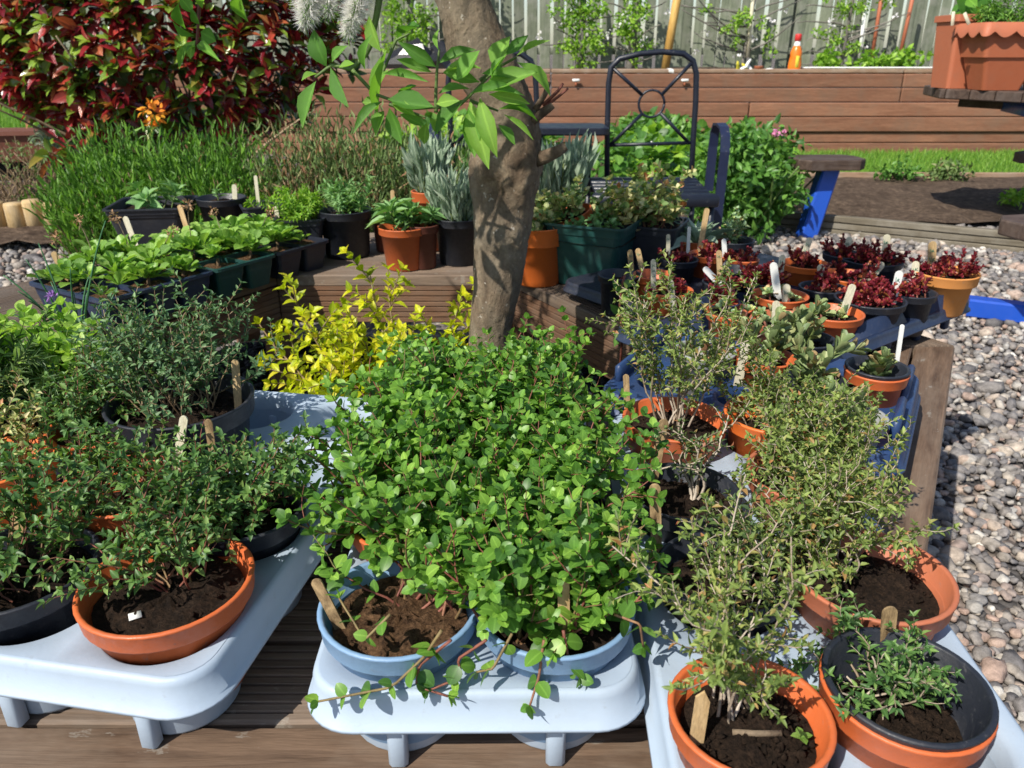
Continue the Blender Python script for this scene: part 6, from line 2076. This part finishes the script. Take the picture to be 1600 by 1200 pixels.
stick(1038, 655, 1020, 750, 0.552, 'mould stained stick label in the crooked stem thyme pot', 15, 'stick_dirty')
stick(1023, 756, 1026, 868, 0.545, 'long spotted stick label in the reddish thyme pot', 16, 'stick_dirty')
stick(978, 585, 981, 655, 0.555, 'weathered thin stick label in the tall airy thyme pot', 9, 'stick_dirty')
stick(1100, 1080, 1088, 1158, 0.551, 'pointed pale wooden label in the leggy thyme pot', 20, 'stick', point=True)
stick(1391, 948, 1382, 1040, 0.538, 'dark stained stick label in the nested black pot', 19, 'stick_dirty')
stick(1354, 598, 1340, 662, 0.525, 'tan stick label standing in the grey translucent pot', 12)
stick(1272, 548, 1266, 592, 0.548, 'tan stick label between the crassula stems', 11)
stick(1166, 535, 1158, 575, 0.55, 'pale stick label behind the bright orange thyme pot', 13, 'stick_pale')
stick(1127, 530, 1126, 560, 0.54, 'rough stick label in the pale grey pot', 10)
stick(1410, 507, 1398, 588, 0.548, 'thin white plastic marker in the rosette pot', 6, 'stick_white')
stick(1333, 444, 1314, 500, 0.54, 'slanting cream stick label in the fat shoot sedum pot', 11, 'stick_pale')
stick(1208, 410, 1216, 470, 0.54, 'bright white stick label crossing another in the blue green sedum pot', 11, 'stick_white')
stick(1223, 398, 1216, 445, 0.54, 'cream stick label behind the bright white one', 9, 'stick_pale', 2)
stick(1229, 444, 1228, 478, 0.54, 'short cream label with writing in the blue green sedum pot', 11, 'stick_pale', 1)
stick(1213, 470, 1211, 522, 0.54, 'long cream stick label in the packed terracotta sedum pot', 11, 'stick_pale')
stick(1282, 413, 1284, 449, 0.54, 'short stick label with green writing in the black sedum pot', 10, 'stick_pale', 2)
stick(1266, 371, 1252, 410, 0.54, 'slanting inked stick label in the bright orange pot by the blue leg', 9, 'stick_pale', 2)
stick(1328, 370, 1320, 398, 0.54, 'inked stick label in the red and olive sedum pot', 9, 'stick_pale', 2)
stick(1386, 366, 1383, 402, 0.54, 'inked stick label in the dense deep red sedum', 10, 'stick_pale', 1)
stick(1380, 410, 1357, 438, 0.54, 'strongly leaning inked stick label in the tall stem sedum pot', 11, 'stick_pale', 2)
stick(1406, 423, 1394, 474, 0.54, 'chipped white stick label with green ink in the wine red sedum', 11, 'stick_white', 1)
stick(1457, 377, 1455, 424, 0.561, 'cream stick label with green figures in the tan clay pot', 11, 'stick', 2)
stick(1431, 408, 1428, 450, 0.54, 'short inked stick label in the black ringed sedum pot', 10, 'stick_pale', 1)
stick(984, 390, 988, 436, 0.53, 'inked stick label in the bare black corner pot', 8, 'stick', 2)
stick(996, 388, 1005, 430, 0.53, 'leaning inked stick label in the nearly bare orange pot', 8, 'stick', 1)
stick(1021, 405, 1021, 456, 0.54, 'cream label with much green writing in the thin red stem pot', 8, 'stick_pale', 3)
stick(1047, 437, 1052, 475, 0.54, 'stick label with bold green writing beside the tall airy thyme', 9, 'stick_pale', 3)
stick(1044, 366, 1044, 410, 0.54, 'pale inked stick label in the small red tuft pot', 6, 'stick_pale', 1)
stick(1105, 325, 1092, 398, 0.54, 'long tan stick label in front of the silver rosette', 8)
stick(1077, 354, 1075, 390, 0.54, 'slim white marker beside the silver rosette pot', 5, 'stick_white')
stick(1131, 373, 1133, 410, 0.54, 'white plastic marker behind the shallow black pot', 7, 'stick_white')
stick(1123, 391, 1125, 432, 0.54, 'tan inked stick label in the shallow black pot', 8, 'stick', 1)
stick(1100, 418, 1136, 456, 0.541, 'white label fallen across the black red sedum pot', 9, 'stick_white', sink=0.0)
stick(1154, 347, 1156, 374, 0.535, 'bright red plastic marker in the round black pot', 5, 'red_plastic')
stick(105, 525, 114, 600, 0.55, 'ragged brown stick label in the golden marjoram pot', 8, 'stick_dirty')
stick(83, 393, 103, 434, 0.525, 'cream stick label leaning in the bare corner of the module tray', 9)
stick(195, 338, 210, 378, 0.53, 'chalky white stick label among the middle saxifrages', 8, 'stick_pale')
stick(280, 320, 290, 352, 0.53, 'leaning stick label among the far saxifrages', 7)
stick(431, 322, 434, 345, 0.555, 'tiny pale stick label in front of the square black pot', 6, 'stick_pale')
stick(399, 274, 404, 320, 0.555, 'slim pale stick label behind the square black pot', 5, 'stick_pale')
stick(366, 288, 367, 312, 0.556, 'pale stick label in the small round black pot', 7, 'stick_pale')
stick(474, 288, 477, 325, 0.556, 'slim two tone stick label between the square and round black pots', 5, 'stick_dirty')
stick(537, 302, 546, 328, 0.56, 'short broad brown stick label in the round black pot of shoots', 8)
stick(640, 328, 640, 362, 0.545, 'wooden stick label in the orange sage pot', 7)
stick(613, 297, 614, 322, 0.56, 'tan stick label tip behind the orange sage pot', 6)
stick(671, 317, 671, 350, 0.55, 'narrow stick label in the brown sage pot', 5)
stick(676, 272, 675, 298, 0.60, 'tan stick label in the raised silvery pot', 6)
stick(1003, 324, 1002, 352, 0.575, 'tan stick label in the ivy pot corner', 8)
stick(888, 303, 890, 325, 0.59, 'small cream stick label beside the tilted orange pot', 5, 'stick_pale')
# small dropped slug-pellet packet scrap in the front orange pot
p = un(211, 962, 0.562)
tag(MB().add(*box((0, 0, 0), (0.010, 0.007, 0.0008), rz=0.5, rx=0.3)).build('plastic_scrap', M['stick_white'], None, p), 'tiny white plastic scrap on the soil of the orange corner pot', 'scrap')
